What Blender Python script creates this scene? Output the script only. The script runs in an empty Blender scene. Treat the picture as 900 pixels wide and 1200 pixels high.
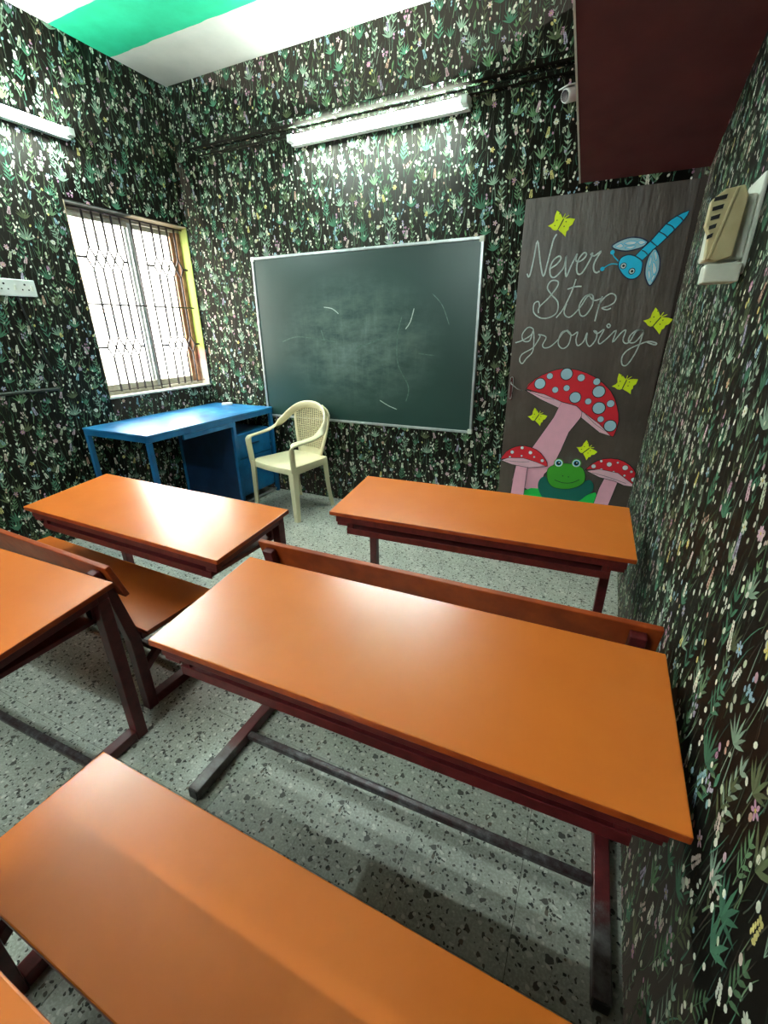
import bpy, bmesh, math, random
import numpy as np
from mathutils import Vector, Matrix

S = bpy.context.scene
COL = S.collection
PI = math.pi

# ---------------------------------------------------------------- camera
cam_d = bpy.data.cameras.new('camera')
cam = bpy.data.objects.new('camera', cam_d); COL.objects.link(cam)
FPX = 517.07
cam_d.sensor_fit = 'HORIZONTAL'; cam_d.sensor_width = 36.0
cam_d.lens = 36.0 * FPX / 900.0
cam_d.clip_start = 0.02; cam_d.clip_end = 200
def cam_matrix(pitch, yaw, roll, loc):
    p, y, r = map(math.radians, (pitch, yaw, roll))
    fw = Vector((-math.sin(y)*math.cos(p), math.cos(y)*math.cos(p), math.sin(p)))
    rt = Vector((math.cos(y), math.sin(y), 0)); up = rt.cross(fw)
    rt2 = rt*math.cos(r)+up*math.sin(r); up2 = up*math.cos(r)-rt*math.sin(r)
    m = Matrix((rt2, up2, -fw)).transposed().to_4x4(); m.translation = Vector(loc)
    return m
cam.matrix_world = cam_matrix(-22.53, 25.736, -0.551, (0, 0, 1.376))
S.camera = cam

# ---------------------------------------------------------------- view + world
S.view_settings.view_transform = 'Standard'; S.view_settings.look = 'None'
S.view_settings.gamma = 1; S.view_settings.use_curve_mapping = False
S.view_settings.exposure = 2.3
w = bpy.data.worlds.new('sky'); S.world = w; w.use_nodes = True
bg = w.node_tree.nodes['Background']
bg.inputs[0].default_value = (1.0, 0.945, 0.85, 1)
# overcast sky: brighter towards the zenith, L = Lz (1 + 2 sin e) / 3, dim ground below
_nt = w.node_tree; _tc = _nt.nodes.new('ShaderNodeTexCoord'); _sx = _nt.nodes.new('ShaderNodeSeparateXYZ')
_mr = _nt.nodes.new('ShaderNodeMapRange'); _mr.inputs['From Min'].default_value = 0; _mr.inputs['From Max'].default_value = 1
SKY = 8.0
_mr.inputs['To Min'].default_value = SKY/3; _mr.inputs['To Max'].default_value = SKY; _mr.clamp = True
_nt.links.new(_tc.outputs['Generated'], _sx.inputs[0]); _nt.links.new(_sx.outputs[2], _mr.inputs['Value']); _nt.links.new(_mr.outputs[0], bg.inputs[1])
TUBE_STRENGTH = 48.0
TUBE_COLOR = (0.82, 1.0, 0.97)
TUBE2_STRENGTH = 46.0
TUBE_FILL_STRENGTH = 78.0

# room numbers (metres)
XL, YB, ZC, YF = -3.247, 3.105, 3.036, -1.6
def xr(y, z): return 0.296 + 0.024*(z-1.4) + 0.003*(y-3)

# ---------------------------------------------------------------- helpers
def tag(o, label=None, cat=None, group=None, kind=None):
    if label: o['label'] = label
    if cat: o['category'] = cat
    if group: o['group'] = group
    if kind: o['kind'] = kind
    return o
def link_mesh(name, me, mats, parent=None, loc=None, rot=None):
    o = bpy.data.objects.new(name, me); COL.objects.link(o)
    for m in (mats if isinstance(mats, (list, tuple)) else [mats]): me.materials.append(m)
    if parent: o.parent = parent
    if loc is not None: o.location = loc
    if rot is not None: o.rotation_euler = rot
    return o
def empty(name, loc=(0,0,0), rz=0.0, **k):
    o = bpy.data.objects.new(name, None); COL.objects.link(o); o.empty_display_size = 0.1
    o.location = loc; o.rotation_euler = (0,0,rz)
    return tag(o, **k)
def bm_obj(name, bm, mats, parent=None, loc=None, smooth=False, bevel=0, rot=None):
    bmesh.ops.recalc_face_normals(bm, faces=bm.faces)
    me = bpy.data.meshes.new(name); bm.to_mesh(me); bm.free()
    o = link_mesh(name, me, mats, parent, loc, rot)
    if smooth:
        me.polygons.foreach_set('use_smooth', [True]*len(me.polygons))
    if bevel:
        b = o.modifiers.new('bevel', 'BEVEL'); b.width = bevel; b.segments = 2; b.limit_method = 'ANGLE'; b.angle_limit = 0.6
        b.harden_normals = False
    return o
def bx(bm, x0, x1, y0, y1, z0, z1, mat=0):
    v = [bm.verts.new(p) for p in ((x0,y0,z0),(x1,y0,z0),(x1,y1,z0),(x0,y1,z0),(x0,y0,z1),(x1,y0,z1),(x1,y1,z1),(x0,y1,z1))]
    for f in ((0,3,2,1),(4,5,6,7),(0,1,5,4),(1,2,6,5),(2,3,7,6),(3,0,4,7)):
        fc = bm.faces.new([v[i] for i in f]); fc.material_index = mat
    return v
def hexa(bm, pts, mat=0):
    v = [bm.verts.new(p) for p in pts]
    for f in ((0,3,2,1),(4,5,6,7),(0,1,5,4),(1,2,6,5),(2,3,7,6),(3,0,4,7)):
        fc = bm.faces.new([v[i] for i in f]); fc.material_index = mat
    return v
def box(name, x0, x1, y0, y1, z0, z1, mat, parent=None, bevel=0.0015, loc=None):
    bm = bmesh.new(); bx(bm, x0, x1, y0, y1, z0, z1)
    return bm_obj(name, bm, mat, parent, loc, bevel=bevel)
def prism(bm, poly, fn, t0, t1, mat=0):
    """poly: 2D points, fn(a,b,t)->3D; extruded from t0 to t1"""
    A = [bm.verts.new(fn(a,b,t0)) for a,b in poly]; B = [bm.verts.new(fn(a,b,t1)) for a,b in poly]
    n = len(poly)
    bm.faces.new(A).material_index = mat; bm.faces.new(list(reversed(B))).material_index = mat
    for i in range(n):
        bm.faces.new((A[i], B[i], B[(i+1)%n], A[(i+1)%n])).material_index = mat
def catmull(P, n=6, closed=False):
    P = [Vector(p) for p in P]; out = []; N = len(P)
    rng = range(N) if closed else range(N-1)
    for i in rng:
        p0 = P[(i-1)%N] if (closed or i>0) else P[0]; p1 = P[i]; p2 = P[(i+1)%N]
        p3 = P[(i+2)%N] if (closed or i<N-2) else P[-1]
        for k in range(n):
            t = k/n
            out.append(0.5*((2*p1)+(p2-p0)*t+(2*p0-5*p1+4*p2-p3)*t*t+(3*p1-p0-3*p2+p3)*t**3))
    if not closed: out.append(P[-1])
    return out
def tube(bm, path, r, seg=8, closed=False, caps=True, mat=0, up=None):
    """round tube along path; r number or list"""
    path = [Vector(p) for p in path]; N = len(path); rings = []
    for i, p in enumerate(path):
        a = path[(i-1)%N] if (closed or i>0) else p; b = path[(i+1)%N] if (closed or i<N-1) else p
        t = (b-a).normalized()
        if up is None:
            up = Vector((0,0,1)) if abs(t.z) < .9 else Vector((1,0,0))
        s = t.cross(up).normalized(); up = s.cross(t).normalized()
        rr = r[i] if isinstance(r, (list, tuple)) else r
        rings.append([bm.verts.new(p+(s*math.cos(2*PI*k/seg)+up*math.sin(2*PI*k/seg))*rr) for k in range(seg)])
    M = N if closed else N-1
    for i in range(M):
        A, B = rings[i], rings[(i+1)%N]
        for k in range(seg):
            f = bm.faces.new((A[k], A[(k+1)%seg], B[(k+1)%seg], B[k])); f.material_index = mat; f.smooth = True
    if caps and not closed:
        bm.faces.new(list(reversed(rings[0]))).material_index = mat; bm.faces.new(rings[-1]).material_index = mat
def sweep(bm, path, sides, secs, mat=0):
    """rectangular section swept along path. sides: side vector per point; secs: (width along side, thickness)"""
    path = [Vector(p) for p in path]; N = len(path); rings = []
    for i, p in enumerate(path):
        t = (path[min(i+1,N-1)]-path[max(i-1,0)]).normalized()
        s = Vector(sides[i]); s = (s - t*s.dot(t)).normalized(); n = t.cross(s).normalized()
        w_, h_ = secs[i]
        rings.append([bm.verts.new(p+s*a*w_/2+n*b*h_/2) for a,b in ((-1,-.5),(-.75,-1),(.75,-1),(1,-.5),(1,.5),(.75,1),(-.75,1),(-1,.5))])
    for i in range(N-1):
        A, B = rings[i], rings[i+1]
        for k in range(8):
            f = bm.faces.new((A[k], A[(k+1)%8], B[(k+1)%8], B[k])); f.material_index = mat; f.smooth = True
    bm.faces.new(list(reversed(rings[0]))); bm.faces.new(rings[-1])
def copy_tree(root, loc, rz, label):
    r = root.copy(); COL.objects.link(r); r.location = loc; r.rotation_euler = (0,0,rz); r['label'] = label
    for ch in root.children:
        c = ch.copy(); COL.objects.link(c); c.parent = r
        for g in ch.children:
            d = g.copy(); COL.objects.link(d); d.parent = c
    return r

# ---------------------------------------------------------------- materials
def srgb(r, g, b):
    f = lambda c: (c/255/12.92) if c/255 <= .04045 else ((c/255+.055)/1.055)**2.4
    return (f(r), f(g), f(b), 1)
class NT:
    def __init__(s, name):
        s.m = bpy.data.materials.new(name); s.m.use_nodes = True; s.t = s.m.node_tree
        s.b = s.t.nodes['Principled BSDF']
    def n(s, typ, **k):
        x = s.t.nodes.new(typ)
        for a, v in k.items(): setattr(x, a, v)
        return x
    def l(s, a, b): s.t.links.new(a, b)
    def coord(s, scale=(1,1,1), kind='Object'):
        c = s.n('ShaderNodeTexCoord'); m = s.n('ShaderNodeMapping'); m.inputs['Scale'].default_value = scale
        s.l(c.outputs[kind], m.inputs[0]); return m.outputs[0]
    def noise(s, vec, scale, detail=4, rough=.55):
        x = s.n('ShaderNodeTexNoise'); x.inputs['Scale'].default_value = scale; x.inputs['Detail'].default_value = detail
        x.inputs['Roughness'].default_value = rough; s.l(vec, x.inputs['Vector']); return x.outputs['Fac']
    def ramp(s, fac, stops, interp='LINEAR'):
        r = s.n('ShaderNodeValToRGB'); r.color_ramp.interpolation = interp
        e = r.color_ramp.elements
        while len(e) < len(stops): e.new(.5)
        for i, (p, c) in enumerate(stops):
            e[i].position = p; e[i].color = c if len(c) == 4 else (*c, 1)
        s.l(fac, r.inputs[0]); return r.outputs[0]
    def mix(s, fac, a, b, typ='MIX'):
        x = s.n('ShaderNodeMix', data_type='RGBA', blend_type=typ)
        for sock, v in ((x.inputs[0], fac), (x.inputs[6], a), (x.inputs[7], b)):
            if hasattr(v, 'is_linked') or hasattr(v, 'links'): s.l(v, sock)
            else: sock.default_value = v
        return x.outputs[2]
    def math(s, op, a, b=0.0):
        x = s.n('ShaderNodeMath', operation=op)
        for sock, v in ((x.inputs[0], a), (x.inputs[1], b)):
            if hasattr(v, 'links'): s.l(v, sock)
            else: sock.default_value = v
        return x.outputs[0]
    def bump(s, h, strength=.2, dist=.002):
        b = s.n('ShaderNodeBump'); b.inputs['Strength'].default_value = strength; b.inputs['Distance'].default_value = dist
        s.l(h, b.inputs['Height']); s.l(b.outputs[0], s.b.inputs['Normal'])
    def set(s, color=None, rough=None, metal=None, spec=None, coat=None):
        for k, v in (('Base Color', color), ('Roughness', rough), ('Metallic', metal), ('Specular IOR Level', spec), ('Coat Weight', coat)):
            if v is None: continue
            if hasattr(v, 'links'): s.l(v, s.b.inputs[k])
            else: s.b.inputs[k].default_value = v
        return s
def mottled(name, c0, c1, rough=.5, scale=6, metal=0, spec=.5, bump=0, bscale=80, rvar=.08):
    t = NT(name); v = t.coord(); f = t.noise(v, scale)
    t.set(color=t.ramp(f, [(.35, c0), (.65, c1)]), metal=metal, spec=spec)
    g = t.noise(v, scale*2.3, 3)
    t.set(rough=t.math('ADD', t.math('MULTIPLY', g, rvar*2), rough-rvar))
    if bump: t.bump(t.noise(v, bscale, 3), bump)
    return t.m

M = {}
# orange laminate: faint cloudy grain, fine rubbing marks
t = NT('orange_laminate'); v = t.coord(); f = t.noise(v, 5, 5, .6)
vs = t.coord((14, 1.2, 14)); g = t.noise(vs, 9, 4, .7)
c = t.ramp(f, [(.3, srgb(212, 110, 38)), (.7, srgb(218, 116, 42))])
c = t.mix(t.math('MULTIPLY', g, .16), c, srgb(232, 118, 40))
t.set(color=c, rough=.27, spec=.75)
M['laminate'] = t.m
M['lam_edge'] = mottled('dark_laminate_edge', srgb(120, 50, 18), srgb(84, 32, 14), .45, 20)
M['lam_side'] = mottled('orange_brown_wood_edge', srgb(178, 76, 26), srgb(146, 56, 18), .38, 14)
t = NT('maroon_paint'); v = t.coord()
f = t.noise(v, 30, 5, .65)
c = t.ramp(f, [(.30, srgb(72, 19, 22)), (.62, srgb(102, 32, 34)), (.76, srgb(84, 28, 30)), (.84, srgb(54, 34, 34))])
t.set(color=c, rough=.38, spec=.5); t.bump(t.noise(v, 90, 2), .08, .001); M['maroon'] = t.m
t = NT('worn_steel'); v = t.coord(); f = t.noise(v, 26, 6, .7)
c = t.ramp(f, [(.35, srgb(52, 22, 24)), (.52, srgb(70, 62, 64)), (.7, srgb(112, 110, 112))])
t.set(color=c, rough=.33, metal=.35); M['worn'] = t.m
t = NT('maroon_paint_worn_to_steel'); v = t.coord(); f = t.noise(v, 26, 6, .7)
tc = t.n('ShaderNodeTexCoord'); sx = t.n('ShaderNodeSeparateXYZ'); t.l(tc.outputs['Object'], sx.inputs[0])
edge = t.math('ADD', t.math('MULTIPLY', t.math('ADD', sx.outputs[1], .25), -9), t.math('MULTIPLY', t.math('SUBTRACT', f, .5), 1.6))
edge = t.ramp(edge, [(.0, (0,0,0)), (.35, (1,1,1))])
t.set(color=t.mix(edge, t.ramp(f, [(.3, srgb(72,19,22)), (.7, srgb(102,32,34))]), t.ramp(f, [(.35, srgb(66,52,52)), (.7, srgb(112,108,106))])), rough=.36, metal=t.math('MULTIPLY', edge, .35)); M['runner'] = t.m
M['plastic_cap'] = mottled('dark_rubber_end', srgb(34, 32, 32), srgb(64, 62, 60), .6, 30)
# terrazzo
t = NT('terrazzo'); v = t.coord()
nz = t.n('ShaderNodeTexNoise'); nz.inputs['Scale'].default_value = 42; nz.inputs['Detail'].default_value = 2
t.l(v, nz.inputs['Vector'])
wv = t.n('ShaderNodeVectorMath', operation='MULTIPLY_ADD'); t.l(nz.outputs['Color'], wv.inputs[0])
wv.inputs[1].default_value = (.022, .022, .022); t.l(v, wv.inputs[2])
base = t.ramp(t.noise(v, 7, 5, .65), [(.3, srgb(146, 148, 138)), (.7, srgb(178, 180, 168))])
base = t.mix(t.ramp(t.noise(v, 140, 2), [(.45, (0,0,0)), (.62, (.6,.6,.6))]), base, srgb(196, 198, 188))
def chips(scale, thr, sel, colr, sel2=None):
    a = t.n('ShaderNodeTexVoronoi'); a.inputs['Scale'].default_value = scale; t.l(wv.outputs[0], a.inputs['Vector'])
    sx = t.n('ShaderNodeSeparateColor'); t.l(a.outputs['Color'], sx.inputs[0])
    d = t.math('LESS_THAN', a.outputs['Distance'], t.math('MULTIPLY', t.math('ADD', sx.outputs[1], .35), thr))
    return t.math('MULTIPLY', d, t.math('LESS_THAN', sx.outputs[0], sel)), sx
m1, s1 = chips(52, .36, .42, None); base = t.mix(m1, base, t.ramp(s1.outputs[2], [(0, srgb(34, 36, 34)), (.55, srgb(74, 76, 70)), (1, srgb(104, 92, 78))]))
m2, s2 = chips(105, .40, .30, None); base = t.mix(m2, base, t.ramp(s2.outputs[2], [(0, srgb(36, 38, 36)), (1, srgb(92, 88, 78))]))
m3, s3 = chips(70, .36, .3, None); base = t.mix(m3, base, srgb(206, 206, 196))
dirt = t.ramp(t.noise(v, 2.1, 5, .6), [(.38, (1,1,1)), (.75, (.74,.73,.70))])
t.set(color=t.mix(1.0, base, dirt, 'MULTIPLY'), rough=t.ramp(t.noise(v, 9, 4), [(.3, (.34,.34,.34)), (.7, (.52,.52,.52))]), spec=.45)
M['terrazzo'] = t.m
M['grout'] = mottled('grey_floor_joint', srgb(104, 104, 96), srgb(84, 84, 78), .8, 30)
# wallpaper
t = NT('dark_floral_wallpaper'); a = t.n('ShaderNodeAttribute', attribute_name='print_colour'); v = t.coord()
c = t.mix(t.ramp(t.noise(v, 160, 3, .7), [(.35, (0,0,0)), (.8, (.16,.16,.16))]), a.outputs['Color'], srgb(30, 34, 28))
t.set(color=c, rough=t.ramp(t.noise(v, 3, 4), [(.3, (.46,.46,.46)), (.7, (.56,.56,.56))]), spec=.03)
M['paper'] = t.m
M['paper_plain'] = mottled('dark_wallpaper_edge', srgb(26, 28, 23), srgb(54, 62, 50), .45, 60)
# ceiling: white with a painted green band
t = NT('ceiling_paint'); tc = t.n('ShaderNodeTexCoord'); sx = t.n('ShaderNodeSeparateXYZ'); t.l(tc.outputs['Object'], sx.inputs[0])
wob = t.math('MULTIPLY', t.math('SUBTRACT', t.noise(tc.outputs['Object'], 5, 2), .5), .03)
yy = t.math('ADD', sx.outputs[1], wob)
band = t.math('MULTIPLY', t.math('GREATER_THAN', yy, 2.285), t.math('LESS_THAN', yy, 2.675))
wh = t.ramp(t.noise(tc.outputs['Object'], 4, 4), [(.3, srgb(170, 166, 156)), (.7, srgb(184, 180, 170))])
gr = t.ramp(t.noise(tc.outputs['Object'], 7, 4), [(.3, srgb(14, 150, 108)), (.7, srgb(30, 168, 124))])
t.set(color=t.mix(band, wh, gr), rough=.7); t.bump(t.noise(tc.outputs['Object'], 60, 3), .15, .002); M['ceiling'] = t.m
M['soffit'] = mottled('maroon_distemper', srgb(84, 32, 34), srgb(98, 40, 41), .75, 5, bump=.2, bscale=120)
M['plaster'] = mottled('cream_plaster', srgb(196, 192, 180), srgb(214, 210, 200), .8, 6, bump=.15)
M['tan'] = mottled('tan_reveal_paint', srgb(150, 132, 104), srgb(176, 160, 130), .7, 8)
t = NT('painted_jamb'); tc = t.n('ShaderNodeTexCoord'); sx = t.n('ShaderNodeSeparateXYZ'); t.l(tc.outputs['Object'], sx.inputs[0])
zz = t.math('ADD', sx.outputs[2], t.math('MULTIPLY', t.math('SUBTRACT', t.noise(tc.outputs['Object'], 9), .5), .12))
t.set(color=t.ramp(t.math('MULTIPLY', zz, .4), [(.44, srgb(206, 190, 176)), (.455, srgb(214, 130, 128)), (.485, srgb(206, 150, 130)), (.50, srgb(168, 190, 84)), (.80, srgb(182, 198, 96)), (.85, srgb(150, 158, 80))]), rough=.6)
M['jamb'] = t.m
M['alu'] = mottled('grey_aluminium', srgb(168, 172, 172), srgb(190, 194, 194), .35, 20, metal=.6)
M['frame_brown'] = mottled('brown_window_frame', srgb(128, 88, 62), srgb(160, 118, 88), .5, 18)
M['frame_tan'] = mottled('weathered_window_rail', srgb(150, 146, 130), srgb(178, 174, 158), .5, 20)
M['iron'] = mottled('dark_iron_rod', srgb(44, 38, 40), srgb(74, 62, 62), .5, 40, metal=.3)
t = NT('window_glass'); nt = t.t
gl = t.n('ShaderNodeBsdfGlossy'); gl.inputs['Roughness'].default_value = .05
tr = t.n('ShaderNodeBsdfTransparent'); tr.inputs[0].default_value = (.93,.95,.95,1)
fr = t.n('ShaderNodeFresnel'); mx = t.n('ShaderNodeMixShader')
ge = t.n('ShaderNodeNewGeometry'); t.l(t.math('MULTIPLY', fr.outputs[0], t.math('SUBTRACT', 1.0, ge.outputs['Backfacing'])), mx.inputs[0]); t.l(tr.outputs[0], mx.inputs[1]); t.l(gl.outputs[0], mx.inputs[2])
t.l(mx.outputs[0], nt.nodes['Material Output'].inputs[0]); nt.nodes.remove(t.b); M['glass'] = t.m
# chalkboard: bottle green with a cloud of wiped chalk
t = NT('green_chalkboard'); v = t.coord(); tc = t.n('ShaderNodeTexCoord'); 
ob = t.n('ShaderNodeMapping'); t.l(tc.outputs['Object'], ob.inputs[0])
ob.inputs['Location'].default_value = (.02, 0, .04); ob.inputs['Scale'].default_value = (1.35, 0, 1.9)
ln = t.n('ShaderNodeVectorMath', operation='LENGTH'); t.l(ob.outputs[0], ln.inputs[0])
mask = t.ramp(ln.outputs['Value'], [(.25, (1,1,1)), (1.0, (0,0,0))])
sw = t.ramp(t.noise(t.coord((1.3, 1, 3.0)), 2.6, 8, .7), [(.36, (.02,.02,.02)), (.75, (.5,.5,.5))])
sw2 = t.ramp(t.noise(t.coord((7, 1, 1.2)), 3, 5, .7), [(.5, (0,0,0)), (.9, (.22,.22,.22))])
fac = t.math('MULTIPLY', mask, t.math('ADD', sw, sw2))
t.set(color=t.mix(t.math('ADD', fac, .02), srgb(20, 56, 50), srgb(150, 170, 162)), rough=.36, spec=.6)
M['board'] = t.m
M['chalk'] = mottled('chalk_line', srgb(170, 182, 176), srgb(206, 214, 208), .9, 90)
M['chalk_soft'] = mottled('faint_chalk', srgb(74, 98, 90), srgb(104, 126, 118), .9, 60)
t = NT('brown_door_cover'); v = t.coord(); f = t.noise(v, 3, 6, .65)
c = t.ramp(f, [(.3, srgb(70, 58, 52)), (.7, srgb(90, 76, 68))])
tc = t.n('ShaderNodeTexCoord'); mp = t.n('ShaderNodeMapping'); t.l(tc.outputs['Object'], mp.inputs[0])
mp.inputs['Location'].default_value = (.45, 0, -1.12); mp.inputs['Scale'].default_value = (5.2, 0, 3.2)
ln = t.n('ShaderNodeVectorMath', operation='LENGTH'); t.l(mp.outputs[0], ln.inputs[0])
sm = t.math('MULTIPLY', t.ramp(ln.outputs['Value'], [(.1, (.7,.7,.7)), (1, (0,0,0))]), t.ramp(t.noise(t.coord((2.5,1,1)), 9, 6, .7), [(.4, (0,0,0)), (.7, (.8,.8,.8))]))
c = t.mix(sm, c, srgb(150, 150, 146))
sm2 = t.ramp(t.noise(t.coord((3.5, 1, 1.3)), 2.2, 5, .6), [(.58, (0,0,0)), (.75, (.30,.30,.30))])
c = t.mix(sm2, c, srgb(120, 114, 106))
t.set(color=c, rough=.42, spec=.45); t.bump(t.noise(t.coord((5, 1, 1.2)), 2.4, 4), .8, .012); M['door'] = t.m
def flat(name, r, g, b, rough=.6, spec=.4, metal=0, k=.95):
    c = srgb(r, g, b); d = (c[0]*k, c[1]*k, c[2]*k, 1)
    return mottled(name, d, c, rough, 24, spec=spec, metal=metal)
M['yellow'] = flat('neon_yellow_card', 226, 240, 20); M['cyan'] = flat('cyan_card', 10, 196, 236); M['navy'] = flat('navy_marker_ink', 14, 34, 70)
M['black'] = flat('black_ink', 12, 12, 14); M['white'] = flat('white_card', 226, 234, 238); M['paleblue'] = flat('pale_blue_paint', 168, 206, 220)
M['red'] = flat('red_card', 226, 30, 48); M['pink'] = flat('pink_card', 246, 176, 196); M['palepink'] = flat('pale_pink_card', 238, 188, 202)
M['green'] = flat('leaf_green_paint', 62, 160, 36); M['brightgreen'] = flat('bright_green_card', 26, 196, 78); M['teal'] = flat('teal_card', 4, 104, 92)
M['darkgreen'] = flat('dark_green_ink', 10, 70, 30)
M['blue'] = mottled('blue_enamel', srgb(16, 84, 130), srgb(24, 106, 156), .33, 9, bump=.05)
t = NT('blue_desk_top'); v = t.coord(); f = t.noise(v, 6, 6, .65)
t.set(color=t.ramp(f, [(.35, srgb(18, 92, 146)), (.58, srgb(36, 128, 180)), (.72, srgb(104, 178, 204))]), rough=.36, spec=.9); M['bluetop'] = t.m  # pale cyan patches raised to stand in for glare on the top
M['bluedark'] = mottled('navy_shade_enamel', srgb(12, 36, 66), srgb(18, 48, 82), .4, 9)  # backlit shade of the pedestal front put into its blue; pulls share it
M['chair'] = mottled('cream_plastic', srgb(208, 198, 160), srgb(218, 209, 174), .38, 5, spec=.5)
M['beige'] = mottled('yellowed_beige_plastic', srgb(196, 182, 138), srgb(176, 162, 120), .5, 12)
M['cream'] = mottled('off_white_plastic', srgb(216, 218, 204), srgb(200, 204, 190), .5, 14)
M['slot'] = flat('dark_slot', 22, 20, 20)
M['whiteplastic'] = mottled('white_plastic', srgb(224, 228, 222), srgb(210, 214, 208), .4, 10)
M['lens'] = flat('black_lens_glass', 20, 20, 28, rough=.1)
M['silver'] = mottled('bare_steel', srgb(190, 190, 186), srgb(150, 150, 148), .3, 30, metal=.7)
def emis(name, col, st):
    m = bpy.data.materials.new(name); m.use_nodes = True; b = m.node_tree.nodes['Principled BSDF']
    b.inputs['Base Color'].default_value = (.9,.9,.9,1); b.inputs['Emission Color'].default_value = (*col, 1); b.inputs['Emission Strength'].default_value = st
    return m
M['tube'] = emis('lit_tube', TUBE_COLOR, TUBE_STRENGTH)
M['tube_fill'] = emis('lit_tube_added_fill', TUBE_COLOR, TUBE_FILL_STRENGTH)
M['tube2'] = emis('lit_tube_left', TUBE_COLOR, TUBE2_STRENGTH)

# ---------------------------------------------------------------- wallpaper print
# One repeat (a square tile) of the printed meadow, as flat polygons: (points, colour)
TILE = 1.04
def make_tile(seed=7):
    R = random.Random(seed); P = []
    def jit(c, a=.12):
        k = 1+R.uniform(-a, a); return (c[0]*k, c[1]*k*(1+R.uniform(-.04,.04)), c[2]*k, 1)
    def ell(x, y, a, b, ang, col, n=6):
        ca, sa = math.cos(ang), math.sin(ang)
        P.append(([(x+a*math.cos(2*PI*k/n)*ca-b*math.sin(2*PI*k/n)*sa, y+a*math.cos(2*PI*k/n)*sa+b*math.sin(2*PI*k/n)*ca) for k in range(n)], col))
    def leaf(x, y, L, W, ang, col, bend=0.0):
        pts = [(0,0),(.28,.75),(.62,.8),(1,0),(.62,-.55),(.28,-.7)]
        o = []
        for a, b in pts:
            th = ang+bend*a
            cx, cy = x+L*a*math.cos(ang+bend*a*.5), y+L*a*math.sin(ang+bend*a*.5)
            o.append((cx-math.sin(th)*W*b*.5, cy+math.cos(th)*W*b*.5))
        P.append((o, col))
    def blade(x, y, L, W, ang, col, bend):
        n = 4; cl = []; px, py, a = x, y, ang
        for k in range(n+1):
            cl.append((px, py, a)); px += L/n*math.cos(a); py += L/n*math.sin(a); a += bend/n
        A = []; B = []
        for k, (cx, cy, a) in enumerate(cl):
            ww = W*(1-(k/n)**2*.85)/2
            A.append((cx-math.sin(a)*ww, cy+math.cos(a)*ww)); B.append((cx+math.sin(a)*ww, cy-math.cos(a)*ww))
        P.append((A+B[::-1], col)); return cl
    G = [srgb(78,104,76), srgb(92,122,88), srgb(72,112,88), srgb(112,136,106), srgb(128,150,130), srgb(88,96,70), srgb(78,120,98)]
    D = [srgb(50,64,48), srgb(64,74,60), srgb(74,80,70), srgb(68,62,54), srgb(56,78,70)]
    F = [srgb(210,210,194), srgb(188,192,174), srgb(222,218,200), srgb(176,184,158), srgb(196,162,172), srgb(178,134,158), srgb(148,174,188), srgb(198,186,118), srgb(186,150,134), srgb(126,160,166), srgb(160,150,172), srgb(198,178,168)]
    F2 = F[:4]
    up = lambda s=.35: PI/2+R.uniform(-s, s)
    def grid(n):                                           # even scatter: jittered grid cells in random order
        k = max(1, int(round(math.sqrt(n)))); c = [(i, j) for i in range(k) for j in range(k)]; R.shuffle(c)
        return [((i+R.random())/k*TILE, (j+R.random())/k*TILE) for i, j in c]
    for x, y in grid(460): blade(x, y, R.uniform(.05,.13), R.uniform(.0016,.0030), up(.25), jit(R.choice(D)), R.uniform(-.5,.5))
    for x, y in grid(210): blade(x, y, R.uniform(.05,.12), R.uniform(.002,.0040), up(.4), jit(R.choice(G)), R.uniform(-.8,.8))
    for x, y in grid(26): leaf(x, y, R.uniform(.03,.055), R.uniform(.013,.019), up(.6), jit(R.choice(G)), R.uniform(-.3,.3))
    for x, y in grid(70):                                  # leafy stems, opposite lance leaves
        g = jit(R.choice(G)); L = R.uniform(.07,.14); cl = blade(x, y, L, .0024, up(.25), g, R.uniform(-.3,.3)); sz = R.uniform(.8, 1.4)
        for q, (cx, cy, aa) in enumerate(cl[1:]):
            for s in (-1, 1): leaf(cx, cy, .034*sz*(1-.12*q), .0085*sz, aa+s*R.uniform(.45,.7), jit(g), s*R.uniform(-.1,.5))
        leaf(cl[-1][0], cl[-1][1], .030*sz, .008*sz, cl[-1][2], jit(g))
    for x, y in grid(56):                                  # fans of pointed leaves on a stalk
        g = jit(R.choice(G[1:])); n = R.choice((5, 7)); sz = R.uniform(.85, 1.5); blade(x, y-.06*sz, .06*sz, .0026, PI/2, g, R.uniform(-.2,.2))
        for k in range(n): leaf(x, y, .056*sz*(1-.09*abs(k-(n-1)/2)), .0088*sz, PI/2+(k-(n-1)/2)*.33+R.uniform(-.06,.06), jit(g, .2), (k-(n-1)/2)*R.uniform(-.05,.15))
    for x, y in grid(49):                                  # flower spikes
        c = R.choice(F); a = up(.45); L = R.uniform(.025,.055); n = int(L/.0065)
        blade(x-.045*math.cos(a), y-.045*math.sin(a), .05, .0018, a, jit(R.choice(G)), 0)
        for k in range(n):
            q = k/n; wd = .0072*(1-.6*q)
            for s in (-1, 1):
                z_ = R.uniform(.75, 1.2)
                ell(x+L*q*math.cos(a)-math.sin(a)*wd*s*.8, y+L*q*math.sin(a)+math.cos(a)*wd*s*.8, .0062*(1-.35*q)*z_, .0035*z_, a+s*R.uniform(.3,.9), jit(c, .2))
    for x, y in grid(42):                                  # sprays of small buds
        c = R.choice(F); a = up(.3); g = jit(R.choice(G))
        for k in range(R.randint(5, 8)):
            b = a+R.uniform(-.6,.6); L = R.uniform(.025,.06)
            blade(x, y, L, .0013, b, g, 0); ell(x+L*math.cos(b), y+L*math.sin(b), R.uniform(.0055,.008), R.uniform(.0032,.0045), b, jit(c, .15))
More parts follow.
